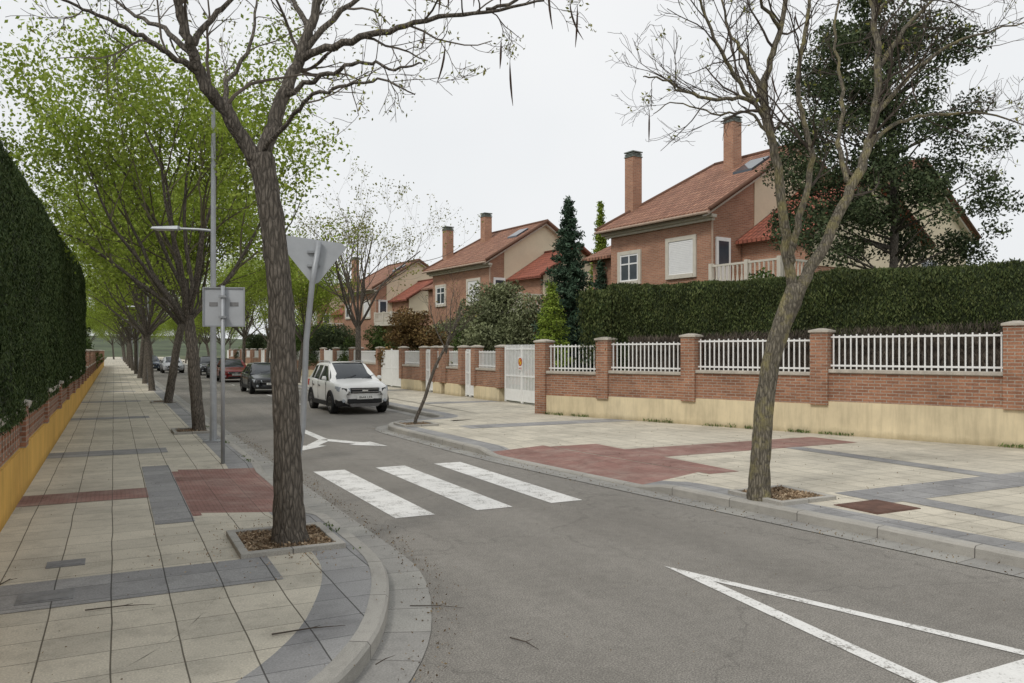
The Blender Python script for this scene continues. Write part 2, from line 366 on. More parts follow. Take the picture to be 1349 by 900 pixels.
# ------------------------------------------------------------ ground, road, pavements
def street_obj(mb,name,mats,**k): return tag(mb.build(name,mats,rot=STREET,**k),kind="structure")
mb=MB(); mb.poly([(-1500,-1500,-.02),(1500,-1500,-.02),(1500,1500,-.02),(-1500,1500,-.02)]); tag(mb.build("ground",[M['ground']]),kind="structure")
mb=MB(); mb.poly([(-40,-40,0),(40,-40,0),(40,4,0),(8.7,8,0),(8.7,260,0),(1.9,260,0),(1.9,9,0),(-40,9,0)]); street_obj(mb,"road",[M['asphalt']])
PZ=.12
def smooth_poly(P,n=6,closed=False):
    P=np.array(P,float); out=[]
    for i in range(len(P)-1):
        p0=P[max(i-1,0)];p1=P[i];p2=P[i+1];p3=P[min(i+2,len(P)-1)]
        for t in np.arange(n)/n:
            out.append(.5*((2*p1)+(-p0+p2)*t+(2*p0-5*p1+4*p2-p3)*t*t+(-p0+3*p1-3*p2+p3)*t**3))
    out.append(P[-1]); return np.array(out)
def resample(P,step):
    P=np.array(P,float); d=np.r_[0,np.cumsum(np.linalg.norm(np.diff(P,axis=0),axis=1))]
    m=int(d[-1]/step)+1; q=np.linspace(0,d[-1],m+1); return np.stack([np.interp(q,d,P[:,i]) for i in range(P.shape[1])],1),q
def offset(P,o):
    T=np.gradient(P,axis=0); T/=np.linalg.norm(T,axis=1)[:,None]; return P+np.stack([T[:,1],-T[:,0]],1)*o
def sidewalk(path,side,ramp_rng):
    P,q=resample(path,.25)
    def zk(u): 
        a,b=ramp_rng
        t=min(max((u-a+.5)/.5,0),1)*min(max((b+.5-u)/.5,0),1)
        return PZ-.085*t
    Z=np.array([zk(p[1]) for p in P])
    K0=P; K1=offset(P,.14*side); R1=offset(P,.14*side+.4*side); R2=offset(P,1.3*side)
    G0=offset(P,-.33*side)
    kb=MB(); gt=MB(); rp=MB()
    def strip(mb,A,za,B,zb,mis=None):
        for i in range(len(A)-1):
            pts=[(A[i][0],A[i][1],za[i]),(B[i][0],B[i][1],zb[i]),(B[i+1][0],B[i+1][1],zb[i+1]),(A[i+1][0],A[i+1][1],za[i+1])]
            uv=[(q[i],0),(q[i],.3),(q[i+1],.3),(q[i+1],0)]
            if side<0: pts=pts[::-1]; uv=uv[::-1]
            mb.poly(pts[::-1],mis[i] if mis is not None else 0,uv[::-1])
    z0=np.full(len(P),-.01)
    Kc=offset(P,.02*side)
    strip(kb,K0,z0,K0,Z-.02); strip(kb,K0,Z-.02,Kc,Z+.003); strip(kb,Kc,Z+.003,K1,Z+.004)
    strip(gt,G0,np.full(len(P),.008),K0,np.full(len(P),.008))
    a,b=ramp_rng
    inr=(P[:-1,1]>a)&(P[:-1,1]<b)
    strip(rp,K1,Z,R1,Z*.7+PZ*.3,np.where(inr,1,0)); strip(rp,R1,Z*.7+PZ*.3,R2,np.full(len(P),PZ),np.where(inr,1,2))
    street_obj(kb,"kerb",[M['kerb']]); street_obj(gt,"gutter",[M['gutter']]); street_obj(rp,"pavement_edge",[M['gtile'],M['rtile'],M['tile']])
    return P,R2
LK=smooth_poly([(-40,-3),(-8,1.3),(-4,1.9),(-1.2,2.75),(-.2,3.3),(.5,3.85),(.95,4.3),(1.3,4.72),(1.62,5.25),(1.85,5.8),(2.04,6.37),(2.17,7.0),(2.2,7.7)],4)
LKP=np.vstack([LK,[(2.2,9),(2.2,260)]])
P,R2=sidewalk(LKP,-1,(9.7,13.4))
idx=[i for i in range(len(R2)) if R2[i][1]<9.0]; body=[(R2[i][0],R2[i][1],PZ) for i in idx if R2[i][0]>-1.6]
body=[p for k,p in enumerate(body) if k%2==0]+[(.9,9.0,PZ),(.9,260,PZ),(-1.6,260,PZ),(-1.6,body[0][1],PZ)]
mb=MB(); mb.poly(body[::-1]); street_obj(mb,"pavement",[M['tile']])
mb=MB(); bb=[(R2[i][0],R2[i][1],PZ-.001) for i in idx if R2[i][0]<=-1.5]; bb=bb[::4]+[bb[-1]]+[(-1.6,60,PZ-.001),(-40,60,PZ-.001)]
mb.poly(bb[::-1]); street_obj(mb,"pavement",[M['tile']])
RK=smooth_poly([(9.6,-14),(8.4,-4),(7.8,1),(7.45,4.4),(7.12,7),(6.85,9.05),(6.5,12),(6.35,13.5),(6.22,16.5),(6.15,18.8),(6.3,19.7),(6.75,20.4),(7.4,20.85),(8.2,21.1),(8.45,21.7)],5)
RKP=np.vstack([RK,[(8.5,24),(8.5,260)]])
P,R2=sidewalk(RKP,1,(9.5,13.6))
mb=MB(); rr=[(p[0],p[1],PZ) for i,p in enumerate(R2) if (p[1]<20.0 and p[0]<15)]; rr=rr[::2]
mb.poly(rr+[(rr[-1][0],20.0,PZ),(9.72,20.0,PZ),(9.72,23,PZ),(9.78,260,PZ),(13.2,260,PZ),(13.2,23.5,PZ),(24,-14,PZ)]); street_obj(mb,"pavement",[M['tile']])
mb=MB(); mb.poly([(7.0,18.5,PZ-.002),(9.8,18.5,PZ-.002),(9.8,22.2,PZ-.002),(8.6,21.6,PZ-.002),(8.2,21.0,PZ-.002),(7.4,20.7,PZ-.002),(6.9,20.1,PZ-.002)]); street_obj(mb,"pavement",[M['tile']])
def r2v(u): 
    S=[p for p in R2 if 2<p[1]<18]; return float(np.interp(u,[p[1] for p in S],[p[0] for p in S]))
def sheet(name,v0,v1,u0,u1,m,z=PZ+.004): 
    mb=MB(); mb.poly([(v0,u0,z),(v1,u0,z),(v1,u1,z),(v0,u1,z)]); return street_obj(mb,name,[m])
sheet("paving_band",-1.2,1.25,6.7,7.5,M['gtile'])
for u in (16.0,24.4,32.4,40.4,52,64): sheet("paving_band",-1.2,.9,u,u+.8,M['gtile'])
sheet("paving_band",.4,.8,9.4,14.2,M['gtile']); sheet("paving_band",-1.2,.4,11.2,12.0,M['rband']); sheet("paving_band",.8,.9,9.7,13.4,M['rtile'])
sheet("paving_band",8.5,15.0,6.7,7.5,M['gtile']); sheet("paving_band",8.7,13.6,11.4,12.6,M['rband'])
mb=MB(); z=PZ+.004; mb.poly([(r2v(9.5),9.5,z),(8.7,9.5,z),(8.7,13.6,z),(r2v(13.6),13.6,z)]); street_obj(mb,"paving_band",[M['rtile']])
sheet("paving_band",8.8,9.2,-6,6.7,M['gtile']); sheet("paving_band",11.6,12.0,7.5,11.4,M['gtile'])
for u in (17.6,26.4,36,46): sheet("paving_band",9.9 if u>20 else 7.7,12.8,u,u+.8,M['gtile'])
def rp(pts,name="road_marking",z=.005):
    mb=MB(); mb.poly([(a,b,z) for a,b in pts]); return street_obj(mb,name,[M['paint']])
for v0,v1 in ((3.0,3.5),(4.06,4.56),(5.12,5.6)): rp([(v0,9.1),(v1,9.1),(v1-.04,13.2),(v0-.06,13.2)],"zebra_crossing_stripe")
A=np.array((1.41,7.39));B=np.array((2.57,4.4));C=np.array((3.72,4.98))
def inner(A,B,C):
    def line(p,q,wd,c):
        d=(q-p)/np.linalg.norm(q-p); n=np.array((-d[1],d[0])); 
        if np.dot(c-p,n)<0:n=-n
        return p+n*wd,d
    def inter(l1,l2):
        (p,d),(q,e)=l1,l2; t=np.linalg.solve(np.array([d,-e]).T,q-p); return p+d*t[0]
    ab=line(A,B,.13,C); ac=line(A,C,.10,B); bc=line(B,C,.34,A)
    return inter(ab,ac),inter(ab,bc),inter(ac,bc)
a,b,c=inner(A,B,C); mb=MB(); z=.005
for q in ([A,B,b,a],[B,C,c,b],[C,A,a,c]): mb.poly([(x,y,z) for x,y in q])
tag(mb.build("give_way_marking",[M['paint']]),kind="structure")
rp([(4.12,21.5),(4.12,17.9),(4.32,17.9),(4.32,21.5)],"arrow_marking")
rp([(4.12,17.95),(3.62,16.9),(3.45,16.95),(3.38,16.1),(4.0,16.7),(3.85,16.8),(4.25,17.55)],"arrow_marking",.006)
rp([(4.32,17.95),(4.85,16.95),(5.02,17.0),(5.12,16.05),(4.45,16.6),(4.62,16.75),(4.2,17.5)],"arrow_marking",.007)
for u in (30,36,42,48,56): rp([(6.15,u),(6.25,u),(6.25,u+1.2),(6.15,u+1.2)],"parking_bay_marking")
mb=MB(); n=60
V=[];Fc=[]
for i in range(n+1):
    a=-1.3+2.6*i/n
    for j,(d,hh) in enumerate(((300,0),(420,6),(560,11),(700,0))):
        x=math.sin(a+.1)*d*1.0; y=math.cos(a+.1)*d
        V.append((x,y,hh*(.6+.8*mnoise.noise(Vector((a*3,j,0)))+.3*math.exp(-((a+.55)/.3)**2))-.5))
for i in range(n):
    for j in range(3): Fc.append((i*4+j,i*4+j+1,i*4+j+5,i*4+j+4))
mb.add(V,Fc); tag(mb.build("hill",[M['hill']],smooth=True,uv=False),kind="structure")
# ------------------------------------------------------------ walls and fences
def pillar(e,y,z1,w=.40,x=0.0,z0=PZ,pm=None):
    mb=MB(); mb.box(x-w/2,x+w/2,y-w/2,y+w/2,z0,z1-.08); o=mb.build("pillar",[M['brick']],e)
    k=w/2+.035
    mb=MB(); mb.box(x-k,x+k,y-k,y+k,z1-.08,z1-.03)
    mb.hexa([(x-k,y-k,z1-.03),(x+k,y-k,z1-.03),(x+k,y+k,z1-.03),(x-k,y+k,z1-.03),(x-.06,y-.06,z1+.02),(x+.06,y-.06,z1+.02),(x+.06,y+.06,z1+.02),(x-.06,y+.06,z1+.02)])
    mb.build("pillar_cap",[M['stone']],o,bevel=.01); return o
def railing(e,y0,y1,z0,z1,x=0):
    mb=MB(); mb.box(x-.02,x+.02,y0,y1,z0+.06,z0+.10); mb.box(x-.02,x+.02,y0,y1,z1-.08,z1-.04)
    n=max(2,int((y1-y0)/.125))
    for i in range(n):
        y=y0+(i+.5)*(y1-y0)/n; mb.box(x-.014,x+.014,y-.014,y+.014,z0,z1-.02*(i%2)); 
    return mb.build("railing",[M['white']],e,uv=False)
def gate(loc,rot,y0,y1,z1,solid=False,label="white metal bar gate between brick pillars",sign=False,grp="white gates in the garden walls"):
    e=thing("gate",label,"gate",loc,0,rot,grp)
    mb=MB(); 
    for yy in (y0+.03,y1-.03,(y0+y1)/2-.03,(y0+y1)/2+.03): mb.box(-.03,.03,yy-.03,yy+.03,PZ+.03,z1)
    for zz in (PZ+.08,PZ+.95,z1-.12): mb.box(-.022,.022,y0,y1,zz,zz+.05)
    mb.build("gate_frame",[M['white']],e,uv=False)
    mb=MB()
    if solid:
        mb.box(-.012,.012,y0+.06,y1-.06,PZ+.1,z1-.1)
        k=int((y1-y0)/.12)
        for i in range(k): yy=y0+.1+i*(y1-y0-.2)/max(1,k-1); mb.box(-.02,-.0125,yy-.02,yy+.02,PZ+.12,z1-.12)
    else:
        k=int((y1-y0)/.11)
        for i in range(k): yy=y0+.08+i*(y1-y0-.16)/max(1,k-1); mb.box(-.015,.015,yy-.017,yy+.017,PZ+.1,z1+.06)
        mb.box(-.008,.008,y0+.06,y1-.06,PZ+.12,PZ+.5)
    mb.build("gate_panel",[M['white']],e,uv=False)
    if sign:
        yc=y0+1.4; zc=1.6
        mb=MB(); mb.box(-.05,-.035,yc-.17,yc+.17,1.3,1.79); mb.build("no_parking_plate",[M['plate']],e)
        mb=MB()
        def disc(r,x,mi): mb.prism([(x,yc+r*math.cos(t),zc+r*math.sin(t)) for t in np.linspace(0,2*math.pi,24,endpoint=False)],(-.003,0,0),mi)
        disc(.145,-.052,0); disc(.10,-.056,1); mb.prism([(-.061,yc-.09,zc+.06),(-.061,yc-.06,zc+.09),(-.061,yc+.09,zc-.06),(-.061,yc+.06,zc-.09)],(-.003,0,0),0)
        mb.build("no_parking_disc",[M['redp'],M['yellow']],e)
        text_mesh("lettering","VADO",.09,M['redp'],e,(-.054,yc,1.37),(math.pi/2,0,-math.pi/2))
    return e
A0=G(717,545,PZ); B0=G(1349,590,PZ)
d=np.array(B0)-np.array(A0); Lw=np.linalg.norm(d); d/=Lw
ROTN=math.atan2(d[0],-d[1])
cuts=[0]
for px in (798,911,1083,1340):
    a=(px-CX)/F; s=(a*A0[1]-A0[0])/(d[0]-a*d[1]); cuts.append(s)
cuts+=[cuts[-1]+4.2,cuts[-1]+8.4]
wl=thing("garden_wall","brick garden wall with cream render base, white railings and hedge behind","wall",A0,0,ROTN)
for i in range(len(cuts)-1):
    s0,s1=cuts[i],cuts[i+1]; dz=.02*(s0+s1)/2
    y0,y1=-s1+.2,-s0-.2
    o=MB(); o.box(-.14-.003*(i%2),.14,y0-.2,y1+.2,-.05,.66+dz); o.build("render_base",[M['cream']],wl)
    o=MB(); o.box(-.12,.12,y0,y1,.66+dz,1.30+dz); o.build("brick_panel",[M['brick']],wl)
    o=MB(); o.box(-.17,.17,y0+.002,y1-.002,1.30+dz,1.38+dz); o.build("coping",[M['stone']],wl,bevel=.012)
    railing(wl,y0,y1,1.38+dz,2.16+dz)
for i,s in enumerate(cuts):
    pillar(wl,-s,2.32+.02*s,.40,z0=.655+.02*max(0,s-2)) if i else pillar(wl,-s,2.32,.40)
rg=np.random.default_rng(5)
e=thing("heather_screen","brown heather brushwood screen behind the white railings","screen",A0,0,ROTN)
n=26000; ys=-rg.uniform(2.9,22,n); tz=2.32+.022*-ys; C=np.stack([.20+rg.normal(0,.008,n),ys,1.3+rg.uniform(0,1,n)*(tz-1.3)],1); C[:,2]=np.minimum(C[:,2],tz-.05+rg.uniform(-.03,.02,n))
mb=MB(); mb.box(.212,.232,-22,-2.9,1.2,2.36); mb.leaves(C,.10,rg,1,.07,vert=True); mb.build("screen_panel",[M['brush'],M['brush']],e,uv=False)
vw=12.85
def farwall(u0,u1,z=0,label="low brick garden wall with cream base and white railing",rail=True):
    e=thing("garden_wall",label,"wall",W(vw,u0),0,STREET,"garden walls along the street"); L=u1-u0
    o=MB(); o.box(-.14,.14,.0,L,-.05,.62); o.build("render_base",[M['cream']],e)
    o=MB(); o.box(-.12,.12,.2,L-.2,.62,1.25); o.build("brick_panel",[M['brick']],e)
    o=MB(); o.box(-.16,.16,.202,L-.202,1.25,1.33); o.build("coping",[M['stone']],e)
    if rail: railing(e,.2,L-.2,1.33,2.0)
    pillar(e,0,2.2,.38,z0=.62); pillar(e,L,2.2,.38,z0=.62); return e
RT=STREET
farwall(26.5,28.8); gate(W(vw,28.8),RT,.2,1.1,2.0); farwall(30.1,31.9); farwall(32.3,33.3); gate(W(vw,33.3),RT,.2,1.2,2.0,label="white metal pedestrian gate between brick pillars"); farwall(34.7,37.7)
gate(W(vw,37.7),RT,.22,3.6,2.1,solid=True,label="wide white sheet metal driveway gate")
gate(W(vw,23.3),RT,.25,2.95,2.15,sign=True,label="white barred double gate with round no-parking sign")
u=41.6
while u<100:
    farwall(u,u+4.0); gate(W(vw,u+4.0),RT,.2,1.2,2.0,label="white metal pedestrian gate between brick pillars"); farwall(u+5.5,u+9.5); gate(W(vw,u+9.5),RT,.22,3.2,2.1,solid=True,label="wide white sheet metal driveway gate"); u+=13.0
def leftwall(u0,u1,first=False):
    e=thing("garden_wall","brick garden wall on ochre rendered base along the pavement","wall",W(-1.2,u0),0,STREET,"garden walls along the street"); L=u1-u0
    n=max(1,int(L/3.2)); st=L/n
    o=MB(); o.box(-.15,.15,0,L,-.05,.74); o.build("render_base",[M['ochre']],e)
    for i in range(n):
        y0=i*st+.2; y1=(i+1)*st-.2
        o=MB(); o.box(-.13,.11,y0,y1,.74,1.22)
        for k in range(int((y1-y0)/.26)):
            o.box(.11,.128,y0+.03+k*.26,y0+.16+k*.26,.80,1.16)
        o.build("brick_panel",[M['brick']],e)
        o=MB(); o.box(-.17,.17,y0+.002,y1-.002,1.22,1.30); o.build("coping",[M['stone']],e)
        if not first: railing(e,y0,y1,1.3,1.85)
    for i in range(n+1): pillar(e,i*st,1.36 if first else 2.05,.36,z0=.74)
leftwall(4.5,20,True); leftwall(20.001,37.8,True)
for u0 in (38,52,66,80,94): leftwall(u0,u0+13.7)
# ------------------------------------------------------------ hedges
def hedge(name,label,loc,rot,T,L,z0,z1,r,n,size,lm,seed,topf=None,side=1,lump=.12,tmax=.62,bias=1.0,nearlow=.72,asp=.38):
    rg=np.random.default_rng(seed); e=thing(name,label,"hedge",loc,0,rot)
    def prof(t,y):
        zt=(topf(y) if topf else z1)
        segs=[zt-r-z0, r*math.pi/2, T-2*r, r*math.pi/2, zt-r-z0]; tot=sum(segs); q=t*tot
        if q<segs[0]: x,z,nx,nzz=0,z0+q,1,0
        elif q<sum(segs[:2]): a=(q-segs[0])/r; x,z,nx,nzz=-(r-r*math.cos(a)),zt-r+r*math.sin(a),math.cos(a),math.sin(a)
        elif q<sum(segs[:3]): x,z,nx,nzz=-(r+q-sum(segs[:2])),zt,0,1
        elif q<sum(segs[:4]): a=(q-sum(segs[:3]))/r; x,z,nx,nzz=-(T-r+r*math.sin(a)),zt-r+r*math.cos(a),-math.sin(a),math.cos(a)
        else: x,z,nx,nzz=-T,zt-r-(q-sum(segs[:4])),-1,0
        return x,z,nx,nzz
    def pt(t,y,off=0):
        x,z,nx,nzz=prof(t,y); er=.9
        de=min(y,L-y); k=1 if de>er else math.sqrt(max(0,1-(1-de/er)**2))
        xc=-T/2; x=xc+(x-xc)*(.35+.65*k)
        nn=mnoise.noise(Vector((x*1.3+seed,y*.9,z*1.1)))*lump*1.4+mnoise.noise(Vector((x*4,y*3.5+seed,z*2.2)))*lump*.8
        off+=nn
        return ((x+nx*off)*side, y, z+nzz*off)
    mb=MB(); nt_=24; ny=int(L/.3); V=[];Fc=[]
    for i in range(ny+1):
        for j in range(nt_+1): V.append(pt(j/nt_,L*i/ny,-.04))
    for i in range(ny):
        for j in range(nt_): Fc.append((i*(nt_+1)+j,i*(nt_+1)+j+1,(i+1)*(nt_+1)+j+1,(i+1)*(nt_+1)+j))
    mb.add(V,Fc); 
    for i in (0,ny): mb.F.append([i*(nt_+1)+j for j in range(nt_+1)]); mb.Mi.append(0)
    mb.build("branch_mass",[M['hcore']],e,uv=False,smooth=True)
    ts=rg.uniform(0,tmax,n); 
    yy=rg.uniform(0,1,n)**bias*L
    C=np.array([pt(t,y,o) for t,y,o in zip(ts,yy,rg.normal(-.012,.02,n))])
    ne=int(n*.04); zz=rg.uniform(z0,z1-.2,ne); xx=-rg.uniform(.1,.9,ne)*T*side
    C=np.vstack([C,np.stack([xx,np.where(rg.random(ne)<.5,.12,L-.12)+rg.normal(0,.05,ne),zz],1)])
    mb=MB(); dist=np.clip(C[:,1]/L,0,1); near=dist<.33; mid=(dist<.6)&~near; far=dist>=.6
    mb.leaves(C[near],size*nearlow,rg,0,asp,vert=True); mb.leaves(C[mid],size*(nearlow+1)*.5,rg,0,asp,vert=True); mb.leaves(C[far],size*1.1,rg,0,asp,vert=True); mb.build("foliage",[lm],e,uv=False); return e
hedge("hedge","tall dark green clipped cypress hedge above the wall",W(-1.02,3.5),STREET,3.0,33,1.15,5.2,1.6,260000,.040,M['hedge'],11,topf=lambda y:5.0+.035*y,lump=.045,tmax=.52,bias=1.5,nearlow=.55,asp=.34)
hl=23; s0=1.6
org=(A0[0]+d[0]*(s0+hl)+math.cos(ROTN)*.42, A0[1]+d[1]*(s0+hl)+math.sin(ROTN)*.42)
hedge("hedge","dense clipped dark green hedge behind garden railings",org,ROTN,1.7,hl,1.1,3.85,.3,140000,.036,M['hedge2'],12,side=-1,topf=lambda y:3.80+.04*math.sin(y*.9),lump=.07,nearlow=.9,tmax=.58)
rg=np.random.default_rng(77)
C=np.stack([rg.normal(-.02,.15,3600),-1.45-np.abs(rg.normal(0,.5,3600)),3.7-np.abs(rg.normal(0,.9,3600))],1); C=C[C[:,2]>1.6]
mb=MB(); mb.leaves(C,.045,rg,0,.4,vert=True); e=thing("shrub","dark green shoots hanging over the railing","shrub",A0,0,ROTN); mb.build("foliage",[M['hedge2']],e,uv=False)
# ------------------------------------------------------------ trees
def nrm(v): return v/(np.linalg.norm(v)+1e-9)
def grow(rg,p,dr,L,r,lvl,maxl,T,tips,up=.1,wig=.22,kids=(3,5),ang=(.45,1.0),lr=(.45,.75),rend=.4,minr=.003,droop=0):
    n=6 if lvl<maxl else 4
    pts=[np.array(p)]; dd=nrm(np.array(dr,float)); seg=L/n; dirs=[dd]
    for i in range(n):
        dd=nrm(dd+rg.normal(0,wig,3)*.7+np.array([0,0,up-droop*(lvl==maxl)])); pts.append(pts[-1]+dd*seg*rg.uniform(.85,1.15)); dirs.append(dd)
    rad=np.linspace(r,max(minr,r*rend),n+1)
    T.append((pts,rad,7 if r>.05 else (5 if r>.018 else 3),lvl))
    if lvl<maxl:
        for j in range(rg.integers(kids[0],kids[1]+1)):
            t=rg.uniform(.2,1.0); k=min(n-1,int(t*n)); f=t*n-k; base=pts[k]*(1-f)+pts[k+1]*f
            a=rg.uniform(*ang); ax=nrm(np.cross(dirs[k+1],rg.normal(size=3))); nd=dirs[k+1]*math.cos(a)+ax*math.sin(a)
            grow(rg,base,nd,L*rg.uniform(*lr)*(1.15-.4*t),max(minr,rad[k]*rg.uniform(.45,.65)),lvl+1,maxl,T,tips,up,wig,kids,ang,lr,rend,minr,droop)
        tips.append((pts[-1],dirs[-1],lvl))
        if lvl==maxl-1: tips.append((pts[n//2],dirs[-1],lvl))
    else:
        tips.append((pts[-1],dirs[-1],lvl)); tips.append((pts[n//2],dirs[n//2],lvl))
def keyed_tree(name,label,cat,base,z,limbs,seed,maxl,bark,twig,leafm,density=3.2,sub=(.7,1.7),leafper=3,leafsz=.035,pods=0,podbox=None,leaf_p=.5,up=.06,kids=(3,5),tk=.88,lk=.88):
    rg=np.random.default_rng(seed); e=thing(name,label,cat,base,z,0)
    o=np.array([base[0],base[1],z]); tr=MB(); T=[];tips=[]
    for li,(P,r0,r1,spawn) in enumerate(limbs):
        pts=smooth_poly(P-o,5); k=len(pts)
        if isinstance(r0,(list,tuple)): rad=np.interp(np.linspace(0,1,k),np.linspace(0,1,len(r0)),r0)*tk
        else: rad=np.linspace(r0,r1,k)*lk
        pts=pts+np.array([[rg.normal(0,.012) for _ in range(3)] for _ in range(k)])*(0 if li==0 else 1)
        tr.tube(pts,rad,20 if li==0 else (10 if rad[0]>.04 else 6),0,lump=.045 if li==0 else .03,rng=rg)
        if spawn:
            seg=np.linalg.norm(np.diff(pts,axis=0),axis=1).sum(); m=int(seg*density*spawn)
            for j in range(m):
                t=rg.uniform(.22,1); q=t*(k-1); i=min(k-2,int(q)); b=pts[i]*(1-q+i)+pts[i+1]*(q-i); dd=nrm(pts[i+1]-pts[i])
                a=rg.uniform(.5,1.15); ax=nrm(np.cross(dd,rg.normal(size=3))); nd=dd*math.cos(a)+ax*math.sin(a)
                grow(rg,b,nd,rg.uniform(*sub)*(1.1-.4*t),min(.020,rad[i]*.5),1,maxl,T,tips,up,.26,kids,(.4,1.0),(.4,.7),.4,.0026)
            tips.append((pts[-1],dd,9))
    cr=MB()
    for pts,rad,n,l in T: cr.tube(pts,rad,n,0,cap=False)
    tr.build("trunk",[bark],e,smooth=True,uv=False)
    C=[]
    for p,dd,_ in tips:
        if rg.random()<leaf_p:
            C.append(p+rg.normal(0,.035,(leafper,3)))
    if C: cr.leaves(np.vstack(C),leafsz,rg,1,.45)
    oc=cr.build("crown",[twig,leafm],e,uv=False)
    cand=[p for p,dd,_ in tips if podbox is None or podbox(p+o)]
    for j in range(min(pods,len(cand))):
        p=cand[rg.integers(len(cand))]; L=rg.uniform(.22,.46); a=rg.uniform(0,6.28); cv=rg.uniform(-.35,.35)
        q=[np.array([math.cos(a)*cv*L*t*t,math.sin(a)*cv*L*t*t,-L*t]) for t in np.linspace(0,1,6)]
        pb=MB(); pb.tube(q,[.002,.007,.010,.010,.007,.002],4,0); pb.build("seed_pod",[M['pod']],oc,loc=tuple(p),uv=False)
    return e
def limb(pts,Y): return np.array([PP(a,b,Y+c) for a,b,c in pts])
tb=G(382,716,PZ)
Y0=tb[1]
L1=[(limb([(383,722,0),(381,690,0),(380,640,0),(378,560,0),(374,480,0),(370,400,0),(362,320,0),(352,250,0),(343,205,0)],Y0),[.23,.175,.155,.143,.138,.135,.13,.13,.14],0,0),
 (limb([(345,228,0),(318,180,-.1),(285,130,-.25),(262,95,-.35),(251,60,-.45),(236,10,-.55),(215,-60,-.7)],Y0),.09,.033,.8),
 (limb([(343,224,0),(360,165,.1),(378,115,.2),(396,72,.3),(410,30,.4),(430,-30,.5),(450,-110,.6)],Y0),.095,.033,.9),
 (limb([(372,130,.15),(400,112,.1),(440,96,0),(480,82,-.2),(520,92,-.3),(556,84,-.4)],Y0),.034,.009,1.1),
 (limb([(394,76,.3),(440,60,.2),(500,42,0),(560,26,-.2),(640,14,-.4),(720,2,-.6)],Y0),.05,.01,1.25),
 (limb([(262,95,-.35),(230,76,-.5),(190,48,-.7),(150,28,-.9),(100,8,-1.0),(60,-10,-1.2)],Y0),.036,.009,1.2),
 (limb([(251,60,-.45),(280,25,-.3),(310,-10,-.2),(340,-60,0)],Y0),.042,.015,1),
 (limb([(408,36,.4),(385,0,.7),(360,-50,1.0)],Y0),.04,.015,1),
 (limb([(396,72,.3),(450,15,.5),(520,-25,.8),(620,-50,1.0)],Y0),.045,.012,1.2),
 (limb([(345,200,0),(375,165,-.3),(405,130,-.6),(450,115,-.8),(500,105,-1.0),(545,125,-1.1)],Y0),.03,.007,.9),
 (limb([(300,152,-.15),(300,110,.2),(330,60,.5),(340,0,.8)],Y0),.035,.012,.9),
 (limb([(252,70,-.4),(215,40,-.1),(170,15,.3),(130,-20,.6)],Y0),.035,.01,1.1),
 (limb([(640,14,-.4),(690,-5,-.4),(740,-20,-.3),(790,-5,-.2)],Y0),.02,.006,1.3)]
keyed_tree("tree","leaning bare street tree with fissured bark and hanging seed pods","tree",tb,PZ,L1,21,3,M['bark'],M['twigl'],M['bud'],density=2.5,sub=(.5,1.1),pods=20,podbox=lambda p:p[0]>-.9 and p[2]>4.6,leaf_p=.36,leafper=3,leafsz=.022,kids=(2,4))
tb2=G(1000,658,PZ); Y1=tb2[1]
L2=[(limb([(1000,664,0),(1000,640,0),(1003,590,0),(1009,520,0),(1021,455,0),(1046,388,0),(1050,375,0)],Y1),[.21,.16,.148,.14,.135,.15,.12],0,0),
 (limb([(1046,395,0),(1036,330,0),(1028,250,-.1),(1016,180,-.15),(1005,128,-.2),(1015,80,-.2),(1030,30,-.2),(1040,-40,-.2)],Y1),.08,.03,.7),
 (limb([(1047,392,0),(1075,342,.1),(1110,272,.2),(1138,210,.3),(1152,155,.4),(1157,80,.5),(1150,10,.6),(1150,-60,.7)],Y1),.095,.035,.8),
 (limb([(1004,132,-.2),(965,130,-.4),(920,128,-.6),(880,108,-.8),(845,100,-1.0)],Y1),.035,.008,1.3),
 (limb([(1012,160,-.15),(975,110,-.3),(945,60,-.5),(925,10,-.6),(905,-50,-.8)],Y1),.04,.012,1.3),
 (limb([(1005,128,-.2),(985,80,0),(960,40,.2),(950,-20,.4)],Y1),.04,.012,1.2),
 (limb([(1040,350,0),(1050,300,-.2),(1068,230,-.3),(1062,170,-.4),(1050,110,-.4),(1060,40,-.5),(1075,-30,-.6)],Y1),.055,.02,.8),
 (limb([(1150,160,.4),(1180,120,.3),(1220,80,.2),(1270,50,0),(1349,30,-.2)],Y1),.045,.01,1.3),
 (limb([(1142,195,.35),(1185,160,.6),(1240,150,.8),(1300,150,1.0),(1360,170,1.1)],Y1),.036,.009,1.2),
 (limb([(1156,90,.5),(1190,40,.8),(1230,0,1.0),(1280,-50,1.2)],Y1),.045,.012,1.2),
 (limb([(1120,245,.25),(1105,190,.5),(1110,120,.8),(1100,50,1.0),(1110,-30,1.1)],Y1),.045,.015,1.0),
 (limb([(1015,175,-.15),(985,150,.2),(940,150,.5),(890,135,.8),(860,150,1.0)],Y1),.025,.006,1.2),
 (limb([(1030,40,-.2),(1000,0,-.5),(970,-40,-.8)],Y1),.035,.01,1.2),
 (limb([(1154,20,.6),(1200,-20,.3),(1270,-30,0)],Y1),.035,.01,1.2)]
keyed_tree("tree","bare twiggy street tree with forked trunk and yellow lichen","tree",tb2,PZ,L2,33,3,M['bark2'],M['twig'],M['bud'],density=3.7,sub=(.5,1.25),leaf_p=.06,leafper=2,leafsz=.03,pods=10,kids=(3,4),tk=.82,lk=.85)
